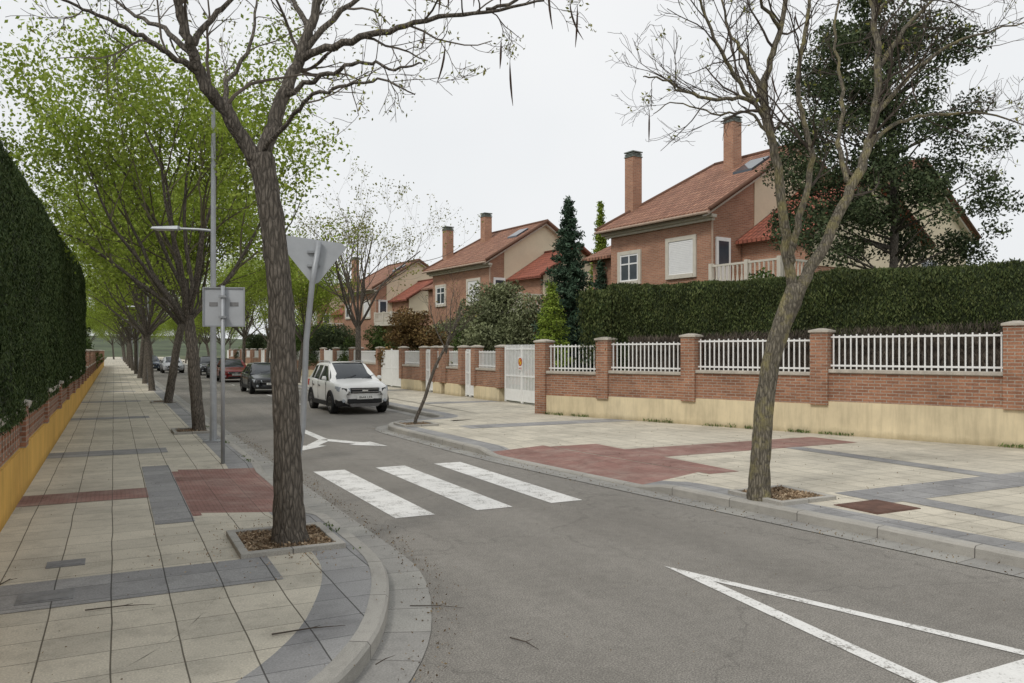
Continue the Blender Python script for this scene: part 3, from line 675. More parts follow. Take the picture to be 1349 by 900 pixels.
def gen_tree(name,label,loc,z,seed,h=9,fork=3.0,leafm=None,nleaf=14,leafsz=.085,spread=.28,leaf_p=1,trunkr=.16,lean=(0,0),maxl=3,nl=7,group=None,bark=None,twig=None,kids=(3,5),up=.12,tl=(.25,.95),ll=(.5,.68),rk=.5):
    rg=np.random.default_rng(seed); e=thing(name,label,"tree",loc,z,0,group)
    tr=MB(); T=[];tips=[]
    top=np.array([lean[0],lean[1],fork]); P=np.array([(0,0,-.05),(0,0,.15),(lean[0]*.3,lean[1]*.3,fork*.35),(lean[0]*.6,lean[1]*.6,fork*.7),top])
    pts=smooth_poly(P,4); tr.tube(pts,np.interp(np.linspace(0,1,len(pts)),[0,.2,1],[trunkr*1.4,trunkr,trunkr*.8]),12,lump=.04,rng=rg)
    for i in range(nl):
        a=i*2.4+rg.uniform(-.3,.3); t_=rg.uniform(*tl) if i else .1
        dr=np.array([math.cos(a)*t_,math.sin(a)*t_,1.0]); 
        grow(rg,top-np.array([0,0,rg.uniform(0,.25)*fork*.4]),dr,(h-fork)*rg.uniform(*ll),trunkr*rk,1,1+maxl,T,tips,up,.2,kids,(.4,1.0),(.5,.75),.35,.003)
    cr=MB()
    for p,r,n,l in T:
        (tr if l==1 else cr).tube(p,r,n,0,cap=False)
    tr.build("trunk",[bark or M['bark']],e,smooth=True,uv=False)
    if leafm and nleaf:
        C=[p+rg.normal(0,spread*rg.uniform(.6,1.2),(nleaf,3)) for p,dd,_ in tips if rg.random()<leaf_p]
        cr.leaves(np.vstack(C),leafsz,rg,1,.6)
    cr.build("crown",[twig or M['twig'],leafm or M['bud']],e,uv=False); return e
LT="street tree in fresh light green spring leaf beside the kerb"; LG="spring green street trees"
tA=gen_tree("tree",LT,G(262,568,PZ),PZ,41,h=9.6,fork=2.7,leafm=M['spring'],nleaf=30,leafsz=.050,spread=.26,lean=(-.25,0),trunkr=.15,group=LG,kids=(3,4),nl=11,tl=(.3,1.35),ll=(.55,.72),rk=.38,twig=M['twigg'],leaf_p=.85)
tB=gen_tree("tree",LT,G(222,531,PZ),PZ,47,h=10.0,fork=2.9,leafm=M['spring'],nleaf=28,leafsz=.06,spread=.28,lean=(.5,0),trunkr=.15,group=LG,kids=(3,4),nl=11,tl=(.3,1.3),ll=(.55,.72),rk=.38,twig=M['twigg'],leaf_p=.85)
for i,u in enumerate((41,50,60,71,83,95,108,122,140,160)):
    dup((tA,tB)[i%2],W(1.6,u),rot=i*1.7,scale=.98+.08*(i%3))
for i,u in enumerate((47,58,69,81,94,110,128,150)):
    dup((tB,tA)[i%2],W(9.6,u),rot=i*2.1+1,scale=.85+.1*(i%3))
for i,(v,u) in enumerate(((-5,43),(-6,54),(-4.5,66),(-7,78),(-5,92),(-9,60),(-10,85),(-6,110),(-8,130),(-14,100),(-14,125),(-4,150))):
    dup((tA,tB)[i%2],W(v,u),rot=i*1.3,scale=.85+.08*(i%3))
for i,(v,u) in enumerate(((0,190),(6,200),(12,192),(-8,185),(3,215),(9,222),(-14,200),(18,205),(24,195),(-20,180))):
    dup((tA,tB)[i%2],W(v,u),rot=i*1.9,scale=1.2)
gen_tree("tree","half bare tree with sparse yellow green new leaves by parked car",W(9.6,34.3),PZ,52,h=10.2,fork=3.0,leafm=M['bud'],nleaf=5,leafsz=.05,spread=.16,leaf_p=.6,trunkr=.14,twig=M['twigl'],kids=(3,5),up=.14,nl=8,rk=.42)
gen_tree("tree","thin leaning young bare tree in pavement",G(548,560,PZ),PZ,56,h=4.3,fork=2.0,leafm=M['bud'],nleaf=1,leafsz=.03,spread=.05,leaf_p=.2,trunkr=.045,lean=(.75,.1),maxl=2,nl=5)
def clump_tree(name,label,cat,loc,z,seed,clumps,lm,per,sz,trunk=None,spread=1.0):
    rg=np.random.default_rng(seed); e=thing(name,label,cat,loc,z,0); cr=MB(); tr=MB()
    if trunk: tr.tube(smooth_poly(np.array(trunk[0]),4),np.linspace(trunk[1],trunk[2],(len(trunk[0])-1)*4+1),10,lump=.05,rng=rg)
    else: tr.tube([(0,0,-.1),(0,0,1.0)],[.12,.08],8)
    for ci,(x,y,zz,r) in enumerate(clumps):
        n=int(per*r*r); D=rg.normal(size=(n,3)); D/=np.linalg.norm(D,axis=1)[:,None]
        rr=r*(rg.uniform(0,1,n)**.4)*spread; rr*=1+.3*np.array([mnoise.noise(Vector(q*2.2+np.array([x,y,zz]))) for q in D])
        C=np.array([x,y,zz])+D*rr[:,None]*np.array([1,1,.75]); cr.leaves(C,sz,rg,1,.5)
        if trunk and ci%2==0:
            zt=min(zz-.3,trunk[0][-1][2]); tr.tube([(np.interp(zt-.8,[p[2] for p in trunk[0]],[p[0] for p in trunk[0]]),0,zt-.8),((x)*.5,y*.5,zt-.3),(x,y,zz)],[.045,.025,.01],5)
    tr.build("trunk",[M['bark']],e,uv=False,smooth=True); cr.build("crown",[M['twig'],lm],e,uv=False); return e
rg=np.random.default_rng(61); cl=[]
ph=23.0
for k in range(270):
    px=rg.uniform(1030,1305); py=rg.uniform(8,338)
    hw=30+92*math.sin(min(1,(py-0)/190)*1.57) 
    if abs(px-1172)>hw+ (18 if px<1172 else 0): continue
    if py>290 and abs(px-1172)<24: continue
    q=PP(px,py,ph); r=rg.uniform(.30,.64)
    if mnoise.noise(Vector((q[0]*1.05,q[2]*1.05,3)))<-.17: continue
    cl.append((q[0]-10.9,rg.uniform(-1.6,1.6),q[2]-.1,r))
clump_tree("evergreen_tree","large dark evergreen tree with clumped foliage behind the hedge","tree",(10.9,ph),.1,62,cl,M['pine'],1450,.056,([(0,0,0),(0.05,0,3),(.15,0,6),(-.05,0,9),(0,0,10.8)],.16,.04),1.2)
def bush(label,x,y,r,h,lm,seed,n=16,per=1300,sz=.07,name="shrub"):
    rg=np.random.default_rng(seed); cl=[]
    for k in range(n):
        a=rg.uniform(0,6.28); q=rg.uniform(0,1)**.5; zz=rg.uniform(.25,1)
        rr=r*q*math.sqrt(max(.05,1-(zz*.85)**2)); cl.append((rr*math.cos(a),rr*math.sin(a),zz*(h-.3*r),r*rg.uniform(.28,.5)))
    return clump_tree(name,label,"shrub",(x,y),.05,seed,cl,lm,per,sz)
bush("silvery olive green rounded bush behind the wall",-.35,35,2.0,5.4,M['olive'],70,32,1400)
bush("copper brown leafed bush behind the wall",-5.3,43,1.7,4.4,M['rust'],71,24,1300)
bush("dark green bush behind garden wall",-2.4,42,1.5,3.6,M['green'],72)
bush("dark green bush behind garden wall",3.1,33,1.2,3.4,M['green'],73)
bush("dark green bush behind garden wall",-9,50,1.8,3.5,M['green'],74)
bush("dark green bush behind garden wall",-13,57,2.2,3.8,M['pine'],75)
bush("green bush behind garden wall",-17,64,2.2,4.5,M['green'],76)
bush("silvery olive green bush behind the wall",-4,48,2,4.2,M['olive'],77)
for i,(v,u) in enumerate(((-3.6,42),(-4,50),(-3.4,60),(-3.4,70),(15.5,75),(15.5,85),(15,64),(15,96),(16,106))):
    bush("dark green bush behind garden wall",*W(v,u),2.2,4.2,(M['green'],M['pine'])[i%2],80+i,18,800,.09)
bush("green shrubs beside the house wall",8.9,26.5,1.4,5.1,M['green'],95,14,1200)
def conifer(label,x,y,h,r,lm,seed,z0=.6,sz=.08,dens=80,ex=1.0,nb=8):
    rg=np.random.default_rng(seed); e=thing("conifer_tree",label,"tree",(x,y),.1,0); tr=MB(); cr=MB(); tr.tube([(0,0,-.1),(0,0,h*.97)],[.11,.01],8); C=[]
    lv=int(h*4)
    for i in range(lv):
        for j in range(nb):
            f=min(.995,(i+rg.uniform(-.5,.5))/lv) if i else 0
            z=z0+(h-z0)*f; R=r*(1-f)**ex*rg.uniform(.85,1.1)+.05
            a=rg.uniform(0,6.28); L=R*rg.uniform(.6,1.15); k=int(dens*L)+6; t=rg.uniform(0,1,k)**.7
            P=np.stack([np.cos(a)*t*L,np.sin(a)*t*L,z-.12*t*L+t*t*.2*L],1)+rg.normal(0,.065,(k,3)); C.append(P)
            cr.tube([(0,0,z),(math.cos(a)*L,math.sin(a)*L,z+.08*L)],[.015,.004],3,0,cap=False)
    cr.leaves(np.vstack(C),sz,rg,1,.38); tr.build("trunk",[M['bark']],e,uv=False); cr.build("crown",[M['twig'],lm],e,uv=False)
conifer("tall blue green fir tree between the houses",2.25,31.5,8.0,1.7,M['fir'],101,dens=85,nb=12,ex=.9)
conifer("bright lime green small conifer behind the wall",1.45,29.4,4.5,.95,M['lime'],102,.4,.055,dens=110,ex=.75,nb=10)
conifer("slender yellow green conifer beside the house",4.55,41,9.6,.75,M['lime'],103,4)
conifer("dark green conifer beside the house",4.1,37,6.2,1.3,M['fir'],104,nb=10)
# ------------------------------------------------------------ houses
def window(e,x,yc,w_,z0,z1,shutter=False,par=None):
    b=MB(); b.box(x-.03,x-.0,yc-w_/2,yc+w_/2,z0,z1); o=b.build("window",[M['pvc'] if shutter else M['wglass']],e)
    f=MB()
    if not shutter:
        for yy in (yc-w_/2,yc+w_/2-.07,yc-.035): f.box(x-.055,x-.031,yy,yy+.07,z0,z1)
        for zz in (z0,z1-.07,z0+.62*(z1-z0)): f.box(x-.052,x-.0315,yc-w_/2+.07,yc+w_/2-.07,zz,zz+.06)
        f.build("frame",[M['pvc']],o)
    else:
        for k in range(int((z1-z0)/.07)): f.box(x-.042,x-.031,yc-w_/2+.02,yc+w_/2-.02,z0+.01+k*.07,z0+.062+k*.07)
        f.build("roller_shutter",[M['pvc']],o)
    s=MB(); g=.16
    s.box(x-.07,x,yc-w_/2-g,yc-w_/2,z0-g,z1+g); s.box(x-.07,x,yc+w_/2,yc+w_/2+g,z0-g,z1+g)
    s.box(x-.068,x,yc-w_/2,yc+w_/2,z1,z1+g); s.box(x-.10,x,yc-w_/2,yc+w_/2,z0-g,z0); s.build("surround",[M['surround']],o); return o
def house(loc,rot,L,D,ze,zr,hip=1.8,chimneys=(),wins=(),bx=1.9,label="two storey brick house with clay tile roof",ext=True,far_ext=True,sky=True,roofm=None,gwins=(),wa=None):
    roofm=roofm or M['roof']
    e=thing("house",label,"house",loc,0,rot,"detached brick houses along the street")
    hD=D/2; sl=(zr-ze)/hD; zat=lambda x: ze+sl*min(x,D-x)-.14
    o=MB(); o.box(.5,D-.5,.4,L-.45,0,ze+.05)
    o.prism([(.5,.4,ze+.05),(bx,.4,ze+.05),(bx,.4,zat(bx))  ,(.5,.4,zat(.5)+.02)],(0,.3,0)) if zat(bx)>ze+.1 else None
    o.build("brick_wall",[M['hbrick']],e)
    o=MB(); o.prism([(bx,.37,0),(D-.5,.37,0),(D-.5,.37,ze+.1),(hD,.37,zat(hD)),(bx,.37,zat(bx))],(0,.25,0)); o.build("rendered_gable",[M['beige']],e)
    for (x,w_,z0,z1) in gwins:
        o=MB(); o.box(x-w_/2,x+w_/2,.33,.368,z0,z1); ow=o.build("window",[M['wglass']],e)
        o=MB(); 
        for xx in (x-w_/2-.06,x-.03,x+w_/2): o.box(xx,xx+.06,.31,.3295,z0,z1)
        o.box(x-w_/2-.06,x+w_/2+.06,.308,.3292,z1,z1+.07); o.box(x-w_/2-.06,x+w_/2+.06,.308,.3292,z0-.07,z0); o.build("frame",[M['pvc']],ow)
    S=math.hypot(hD,zr-ze)
    r=MB(); t=(0,0,-.12)
    r.prism([(0,0,ze),(0,L,ze),(hD,L-hip,zr),(hD,0,zr)][::-1],t,0,[(0,0),(L,0),(L-hip,S),(0,S)][::-1])
    r.prism([(D,0,ze),(D,L,ze),(hD,L-hip,zr),(hD,0,zr)],t,0,[(0,0),(L,0),(L-hip,S),(0,S)])
    if hip>.1: r.prism([(0,L,ze),(D,L,ze),(hD,L-hip,zr)][::-1],t,0,[(0,0),(D,0),(hD,math.hypot(hip,zr-ze))][::-1])
    ro=r.build("roof",[roofm],e)
    r=MB(); r.tube([(hD,-.02,zr),(hD,L-hip,zr)],.1,8,0)
    r.tube([(0,0,ze),(hD,0,zr)],.085,8,0); r.tube([(D,0,ze),(hD,0,zr)],.085,8,0)
    if hip>.1: r.tube([(0,L,ze),(hD,L-hip,zr)],.09,8,0); r.tube([(D,L,ze),(hD,L-hip,zr)],.09,8,0)
    r.build("ridge_tiles",[roofm],ro,smooth=True,uv=False)
    g=MB(); g.tube([(-.05,0,ze-.12),(-.05,L,ze-.12)],.06,8); g.tube([(.42,.25,ze-.3),(.42,.25,1)],.04,6); g.build("gutter",[M['eave']],ro,uv=False)
    g=MB(); g.box(.22,.5,.1,L-.1,ze-.26,ze-.14); g.box(.36,.5,.2,L-.2,ze-.36,ze-.262); 
    g.prism([(.0,.12,ze-.125),(hD,.12,zr-.125),(hD,.12,zr-.24),(.0,.12,ze-.24)],(0,.24,0)); g.prism([(D,.12,ze-.125),(hD,.12,zr-.125),(hD,.12,zr-.24),(D,.12,ze-.24)],(0,.24,0))
    g.build("cornice",[M['surround']],e)
    for (x,y,zt) in chimneys:
        c=MB(); c.box(x-.27,x+.27,y-.27,y+.27,ze,zt-.26); oc=c.build("chimney",[M['hbrick']],ro)
        c=MB(); c.box(x-.3,x+.3,y-.3,y+.3,zt-.26,zt-.22); c.box(x-.3,x+.3,y-.3,y+.3,zt-.05,zt)
        for k in range(2): c.box(x-.28,x+.28,y-.28,y+.28,zt-.19+k*.06,zt-.16+k*.06)
        c.box(x-.2,x+.2,y-.2,y+.2,zt-.22,zt-.05); c.build("chimney_cap",[M['capm']],oc)
    for (y,w_,z0,z1,sh) in wins: window(e,.5,y,w_,z0,z1,sh)
    if sky:
        x0,x1=hD*.62,hD*.82; y0,y1=.9,1.9
        s=MB(); s.hexa([(x0,y0,ze+sl*x0),(x1,y0,ze+sl*x1),(x1,y1,ze+sl*x1),(x0,y1,ze+sl*x0),(x0,y0,ze+sl*x0+.1),(x1,y0,ze+sl*x1+.1),(x1,y1,ze+sl*x1+.1),(x0,y1,ze+sl*x0+.1)]); s.build("skylight",[M['wglass']],ro)
    if ext:
        y0,y1=-3.2,.36; a,b=(wa or bx+.1),D-1.4; m=(a+b)/2; z1=ze-1.05; z2=z1+(m-a)*.62
        o=MB(); o.box(a+.4,b-.4,y0+.35,y1,0,z1); o.build("wing_wall",[M['hbrick']],e)
        o=MB(); o.prism([(a+.4,y0+.32,z1-1.2),(b-.4,y0+.32,z1-1.2),(b-.4,y0+.32,z1+.1),(m,y0+.32,z2-.14),(a+.4,y0+.32,z1+.1)],(0,.3,0)); o.build("wing_gable",[M['beige']],e)
        S2=math.hypot(m-a,z2-z1); r=MB()
        r.prism([(a,y0,z1),(a,y1,z1),(m,y1,z2),(m,y0,z2)][::-1],t,0,[(0,0),(y1-y0,0),(y1-y0,S2),(0,S2)][::-1]); r.prism([(b,y0,z1),(b,y1,z1),(m,y1,z2),(m,y0,z2)],t,0,[(0,0),(y1-y0,0),(y1-y0,S2),(0,S2)])
        rr=r.build("wing_roof",[M['roofred']],e)
        r=MB(); r.tube([(m,y0-.02,z2),(m,y1,z2)],.1,8); r.tube([(a,y0,z1),(m,y0,z2)],.085,8); r.tube([(b,y0,z1),(m,y0,z2)],.085,8); r.build("ridge_tiles",[M['roofred']],rr,uv=False,smooth=True)
        zb=ze-2.95
        o=MB(); o.box(.35,a+.39,y0+.3,y1,zb-.25,zb); ob=o.build("balcony",[M['surround']],e)
        o=MB(); o.box(.36,.44,y0+.3,y1,zb+.78,zb+.86); o.box(.36,.44,y0+.3,y1,zb,zb+.08)
        yy=y0+.42
        while yy<y1-.1:
            o.tube([(.4,yy,zb+.08),(.4,yy,zb+.2),(.4,yy,zb+.45),(.4,yy,zb+.78)],[.035,.055,.03,.04],6); yy+=.2
        yy=.6
        o.box(.36,a+.39,y0+.3,y0+.38,zb+.78,zb+.86)
        while yy<a+.3: o.tube([(yy,y0+.34,zb),(yy,y0+.34,zb+.2),(yy,y0+.34,zb+.45),(yy,y0+.34,zb+.78)],[.035,.055,.03,.04],6); yy+=.2
        for yy in (y0+.34,y1-.08,(y0+y1)/2): o.box(.32,.48,yy-.08,yy+.08,zb,zb+.92)
        o.build("balustrade",[M['surround']],ob,uv=False)
        o=MB(); o.box(.75,1.55,.33,.398,zb,zb+2.0); od=o.build("door",[M['pvc']],e)
        o=MB(); o.box(.87,1.43,.322,.3295,zb+.9,zb+1.85); o.build("door_glass",[M['wglass']],od)
    if far_ext:
        y0,y1=L-.44,L+2.2; a,b=1.0,D-2.5; m=(a+b)/2; z1=ze-1.0; z2=z1+(m-a)*.5
        o=MB(); o.box(a+.4,b-.4,y0,y1-.3,0,z1-.05); o.build("wing_wall",[M['hbrick']],e)
        r=MB(); S2=math.hypot(m-a,z2-z1)
        r.prism([(a,y0,z1),(a,y1,z1),(m,y1-1,z2),(m,y0,z2)][::-1],t,0,[(0,0),(y1-y0,0),(y1-y0-1,S2),(0,S2)][::-1]); r.prism([(b,y0,z1),(b,y1,z1),(m,y1-1,z2),(m,y0,z2)],t,0,[(0,0),(y1-y0,0),(y1-y0-1,S2),(0,S2)])
        r.prism([(a,y1,z1),(b,y1,z1),(m,y1-1,z2)][::-1],t); r.build("wing_roof",[roofm],e)
    return e
HR=math.radians(33.7)
house((7.45,30),HR,6.68,11.2,7.35,10.65,1.9,[(1.8,6.2,11.0),(4.5,2.8,12.2)],[(5.0,1.15,5.0,6.15,False),(1.95,1.35,5.05,6.4,True)],3.0,label="two storey brick house with hipped clay roof and tall chimneys",wa=1.85)
house((13.9,31.6),HR,7,9.2,7.2,10.2,0,[],[],.8,label="beige rendered house with tiled gable roof behind trees",ext=False,far_ext=False,sky=False,gwins=[(5.5,1.2,4.7,5.9)])
H2=[(6.3,1.1,5.0,6.1,False),(2.2,1.3,4.9,6.2,True)]
house((-1.5,46),HR,7.9,8.8,7.25,9.9,1.6,[(1.5,7.2,10.2),(3.3,5.3,11.0)],H2,1.5,label="brick and beige house with clay roof and two chimneys")
house((-11.7,66.6),HR,7.9,8.8,7.25,9.9,1.6,[(1.5,7.2,10.6)],H2,1.5,label="distant brick and beige house with clay roof")
house((-21,86),HR,7.9,8.8,7.0,9.7,1.6,[(1.5,7.2,10.4)],H2,1.5,label="distant brick and beige house with clay roof")
house((4.4,55),HR,7.9,8.8,6.6,9.2,1.6,[],H2,1.5,label="brick house with red roof partly hidden by trees")
# ------------------------------------------------------------ cars
def car(xy,rot,paintm,label,plate="8644 LFR",kz=1.0,ks=1.0,sedan=False,rails=True):
    e=thing("parked_car",label,"car",xy,0,rot,"cars parked along the kerb")
    lo=0 if rails else .10
    st=[(-2.17,.56,.38,.74-lo),(-2.12,.72,.31,.86-lo),(-1.98,.83,.26,.945-lo),(-1.6,.885,.24,1.0-lo),(-1.1,.895,.24,1.055-lo*.5),(-.6,.895,.24,1.07),(.0,.90,.24,1.06),(.6,.90,.24,1.07),(1.4,.90,.24,1.10),(1.9,.87,.28,1.11),(2.1,.79,.34,1.07),(2.17,.64,.42,.98)]
    V=[];Fc=[]; m=15
    for (y,hw,zb,zt) in st:
        half=[(hw*.8,zb),(hw*.97,zb+.07),(hw*1.0,zb+.3),(hw*1.0,zb+(zt-zb)*.62),(hw*.975,zt-.10),(hw*.90,zt-.01),(hw*.55,zt+.03)]
        sec=[(x,z) for x,z in half]+[(0,zt+.045)]+[(-x,z) for x,z in half[::-1]]
        V+=[(x,y*ks,z*kz) for x,z in sec]
    for i in range(len(st)-1):
        for j in range(m): Fc.append((i*m+j,i*m+(j+1)%m,(i+1)*m+(j+1)%m,(i+1)*m+j))
    Fc.append(tuple(range(m))); Fc.append(tuple((len(st)-1)*m+j for j in range(m))[::-1])
    b=MB(); b.add(V,Fc); bd=b.build("body",[paintm],e,smooth=True,uv=False,subsurf=2)
    yb0,yb1=-1.02,2.06; yt0,yt1=-.05,1.62
    if not rails: yt0,yt1=.05,1.35
    if sedan: yt1=1.05; yb1=1.85
    zb,zt=1.02,1.56; xb,xt=.82,.60
    def q(x,y,z): return (x,y*ks,z*kz)
    def hy(y):
        if y<yt0: return max(0,(y-yb0)/(yt0-yb0))**.82
        if y>yt1: return max(0,(yb1-y)/(yb1-yt1))**.6
        return 1+.05*math.sin(math.pi*(y-yt0)/(yt1-yt0))
    ys=np.r_[np.linspace(yb0,yt0,7),np.linspace(yt0,yt1,9)[1:],np.linspace(yt1,yb1,7)[1:]]
    def sect(y,o=0.0):
        h=hy(y); S=[]
        for f in (0,.3,.6,.85,.96): S.append((xb+(xt-xb)*f*h**.5*(1 if f<.9 else 1.02)+o-(.012 if f==.6 else 0),zb+(zt-zb)*h*f))
        S.append((xt*.86*(1 if h>.3 else 1.15),zb+(zt-zb)*h*1.02+o)); S.append((xt*.4,zb+(zt-zb)*h*1.055+o))
        return S
    V=[];m2=14
    for y in ys:
        S=sect(y); V+=[q(x,y,z) for x,z in S]+[q(-x,y,z) for x,z in S[::-1]]
    Fc=[(i*m2+j,i*m2+j+1,(i+1)*m2+j+1,(i+1)*m2+j) for i in range(len(ys)-1) for j in range(m2-1)]
    b=MB(); b.add(V,Fc); b.build("window",[M['glass']],e,uv=False,smooth=True)
    b=MB(); V=[]
    for y in ys:
        S=sect(y,.012); V+=[q(x,y,z) for x,z in S]+[q(-x,y,z) for x,z in S[::-1]]
    Fc=[]
    for i in range(len(ys)-1):
        yc=(ys[i]+ys[i+1])/2
        for j in range(m2-1):
            jj=min(j,12-j)
            roof=yt0<=yc<=yt1 and jj>=3
            dpil=yc>yb1-.52 and jj<=4 and not sedan
            if sedan and yc>yt1: dpil=jj<=4 and yc<yt1+.3
            apil=yc<yt0 and jj==4
            if roof or dpil or apil: Fc.append((i*m2+j,i*m2+j+1,(i+1)*m2+j+1,(i+1)*m2+j))
    b.add(V,Fc)
    for sx in (-1,1):
        def P(y,h,o=.016):
            return q(sx*(xb+(xt-xb)*h+o),y,zb+(zt-zb)*h)
        for ya,yb_,w0 in ((.44,.46,.07),(1.22,1.18,.05)): b.prism([P(ya,0.0),P(ya+w0,0.0),P(yb_+w0,.93),P(yb_,.93)],(-sx*.03,0,0))
        b.prism([q(sx*(xb+.012),yb0,zb),q(sx*(xb+.012),yb0+.13,zb),q(sx*(xt+.03),yt0+.06,zt-.03),q(sx*(xt+.0),yt0-.02,zt-.02)],(-sx*.03,0,0))
    b.build("roof",[paintm],e,uv=False,smooth=True)
    if rails:
        for sx in (-1,1):
            b=MB(); b.tube([q(sx*.56,.0,zt+.02),q(sx*.565,.08,zt+.085),q(sx*.565,1.35,zt+.085),q(sx*.56,1.5,zt+.02)],.018,6); b.build("roof_rail",[M['rim']],e,uv=False)
    for sx in (-1,1):
        for yw in (-1.34,1.33):
            yw*=ks; zc=.335; r=.335
            a=np.linspace(0,2*math.pi,28,endpoint=False)
            w_=MB(); pr=[(sx*.68,r*.9),(sx*.70,r),(sx*.88,r),(sx*.905,r*.93),(sx*.905,r*.66)]; V=[]
            for x,rr in pr: V+=[(x,yw+rr*math.cos(t),zc+rr*math.sin(t)) for t in a]
            Fc=[(i*28+j,i*28+(j+1)%28,(i+1)*28+(j+1)%28,(i+1)*28+j) for i in range(4) for j in range(28)]+[tuple(range(28))]
            w_.add(V,Fc); wo=w_.build("wheel",[M['tyre']],e,uv=False,smooth=False)
            w_=MB(); w_.prism([(sx*.875,yw+.225*math.cos(t),zc+.225*math.sin(t)) for t in a],(-sx*.02,0,0),1)
            for k in range(5):
                t=k*2*math.pi/5+.3; c_,s_=math.cos(t),math.sin(t); n_=(-s_,c_)
                w_.prism([(sx*.9,yw+c_*.03+n_[0]*.035,zc+s_*.03+n_[1]*.035),(sx*.9,yw+c_*.22+n_[0]*.05,zc+s_*.22+n_[1]*.05),(sx*.9,yw+c_*.22-n_[0]*.05,zc+s_*.22-n_[1]*.05),(sx*.9,yw+c_*.03-n_[0]*.035,zc+s_*.03-n_[1]*.035)],(-sx*.024,0,0),0)
            ra=[(sx*.902,yw+rr*math.cos(t),zc+rr*math.sin(t)) for rr in (.205,.228) for t in a]
            w_.add(ra,[(j,(j+1)%28,28+(j+1)%28,28+j) for j in range(28)],0)
            w_.build("rim",[M['rim'],M['black']],wo,uv=False)
            b=MB(); aa=np.linspace(-.25,math.pi+.25,22); V=[]
            for rr,xx in ((.355,.86),(.365,.912),(.415,.914),(.42,.88)): V+=[(sx*xx,yw+rr*math.cos(t),zc+rr*math.sin(t)) for t in aa]
            b.add(V,[(i*22+j,i*22+j+1,(i+1)*22+j+1,(i+1)*22+j) for i in range(3) for j in range(21)]); 
            b.prism([(sx*.87,yw+.36*math.cos(t),zc+.36*math.sin(t)) for t in aa],(sx*.03,0,0))
            b.build("wheel_arch",[M['black']],e,uv=False)
        b=MB(); b.box(min(sx*.86,sx*.912),max(sx*.86,sx*.912),-.95*ks,.95*ks,.24,.38); b.build("side_skirt",[M['black']],e,uv=False,bevel=.01)
        b=MB()
        for yy in (-.78,.30,1.12): b.box(min(sx*.89,sx*.9015),max(sx*.89,sx*.9015),yy*ks-.006,yy*ks+.006,.42,.98*kz)
        b.build("door_seam",[M['black']],e,uv=False)
        b=MB(); b.box(min(sx*.895,sx*.918),max(sx*.895,sx*.918),.02,.2,.84*kz,.87*kz); b.box(min(sx*.895,sx*.918),max(sx*.895,sx*.918),.86,1.04,.84*kz,.87*kz); b.build("door_handle",[M['black']],e,uv=False)
        b=MB(); b.hexa([(sx*.84,-.72,1.04*kz),(sx*1.00,-.74,1.06*kz),(sx*1.00,-.62,1.06*kz),(sx*.84,-.60,1.04*kz),(sx*.86,-.72,1.17*kz),(sx*.98,-.74,1.17*kz),(sx*.98,-.63,1.17*kz),(sx*.86,-.61,1.17*kz)]); b.build("wing_mirror",[paintm if rails else M['black']],e,uv=False,bevel=.03)
        y0=-2.17*ks; l_=lo*kz
        b=MB(); b.hexa([(sx*.44,y0-.02,.70*kz-l_),(sx*.80,y0+.14,.72*kz-l_),(sx*.85,y0+.42,.76*kz-l_),(sx*.44,y0+.2,.70*kz-l_),(sx*.44,y0+.01,.83*kz-l_),(sx*.79,y0+.17,.88*kz-l_),(sx*.84,y0+.44,.90*kz-l_),(sx*.44,y0+.22,.84*kz-l_)]); ho=b.build("headlight",[M['lightg']],e,uv=False,bevel=.02)
        b=MB(); b.hexa([(sx*.56,y0+.01,.73*kz-l_),(sx*.70,y0+.075,.735*kz-l_),(sx*.70,y0+.13,.735*kz-l_),(sx*.56,y0+.07,.73*kz-l_),(sx*.56,y0+.025,.82*kz-l_),(sx*.70,y0+.09,.84*kz-l_),(sx*.70,y0+.14,.84*kz-l_),(sx*.56,y0+.08,.82*kz-l_)]); b.build("lamp_reflector",[M['black']],ho,uv=False)
        b=MB(); b.tube([(sx*.66,y0-.0,.44*kz),(sx*.66,y0+.08,.44*kz)],.05,12); b.build("fog_light",[M['lightg']],e,uv=False)
        b=MB(); b.box(min(sx*.66,sx*.82),max(sx*.66,sx*.82),2.06*ks,2.19*ks,.78*kz,1.0*kz); b.build("tail_light",[M['redp']],e,uv=False,bevel=.02)
    y0=-2.17*ks; l_=lo*kz
    b=MB(); b.hexa([(-.44,y0-.03,.67*kz-l_),(.44,y0-.03,.67*kz-l_),(.44,y0+.1,.67*kz-l_),(-.44,y0+.1,.67*kz-l_),(-.46,y0-.01,.84*kz-l_),(.46,y0-.01,.84*kz-l_),(.46,y0+.12,.84*kz-l_),(-.46,y0+.12,.84*kz-l_)]); g=b.build("grille",[M['black']],e,uv=False,bevel=.012)
    b=MB()
    for k in range(2): b.box(-.42,.42,y0-.045,y0-.030,(.71+k*.085)*kz-l_,(.718+k*.085)*kz-l_)
    b.box(-.09,.09,y0-.055,y0-.046,.735*kz-l_,.775*kz-l_); b.build("grille_bar",[M['chrome']],g,uv=False)
    b=MB()
    if rails:
        b.hexa([(-.74,y0+.10,.26*kz),(.74,y0+.10,.26*kz),(.85,y0+.34,.26*kz),(-.85,y0+.34,.26*kz),(-.70,y0+.02,.44*kz),(.70,y0+.02,.44*kz),(.865,y0+.34,.48*kz),(-.865,y0+.34,.48*kz)])
        b.box(-.55,.55,y0-.03,y0+.1,.36*kz,.50*kz)
    else: b.box(-.5,.5,y0-.02,y0+.1,.30*kz,.42*kz)
    b.build("bumper",[M['black']],e,uv=False,bevel=.02)
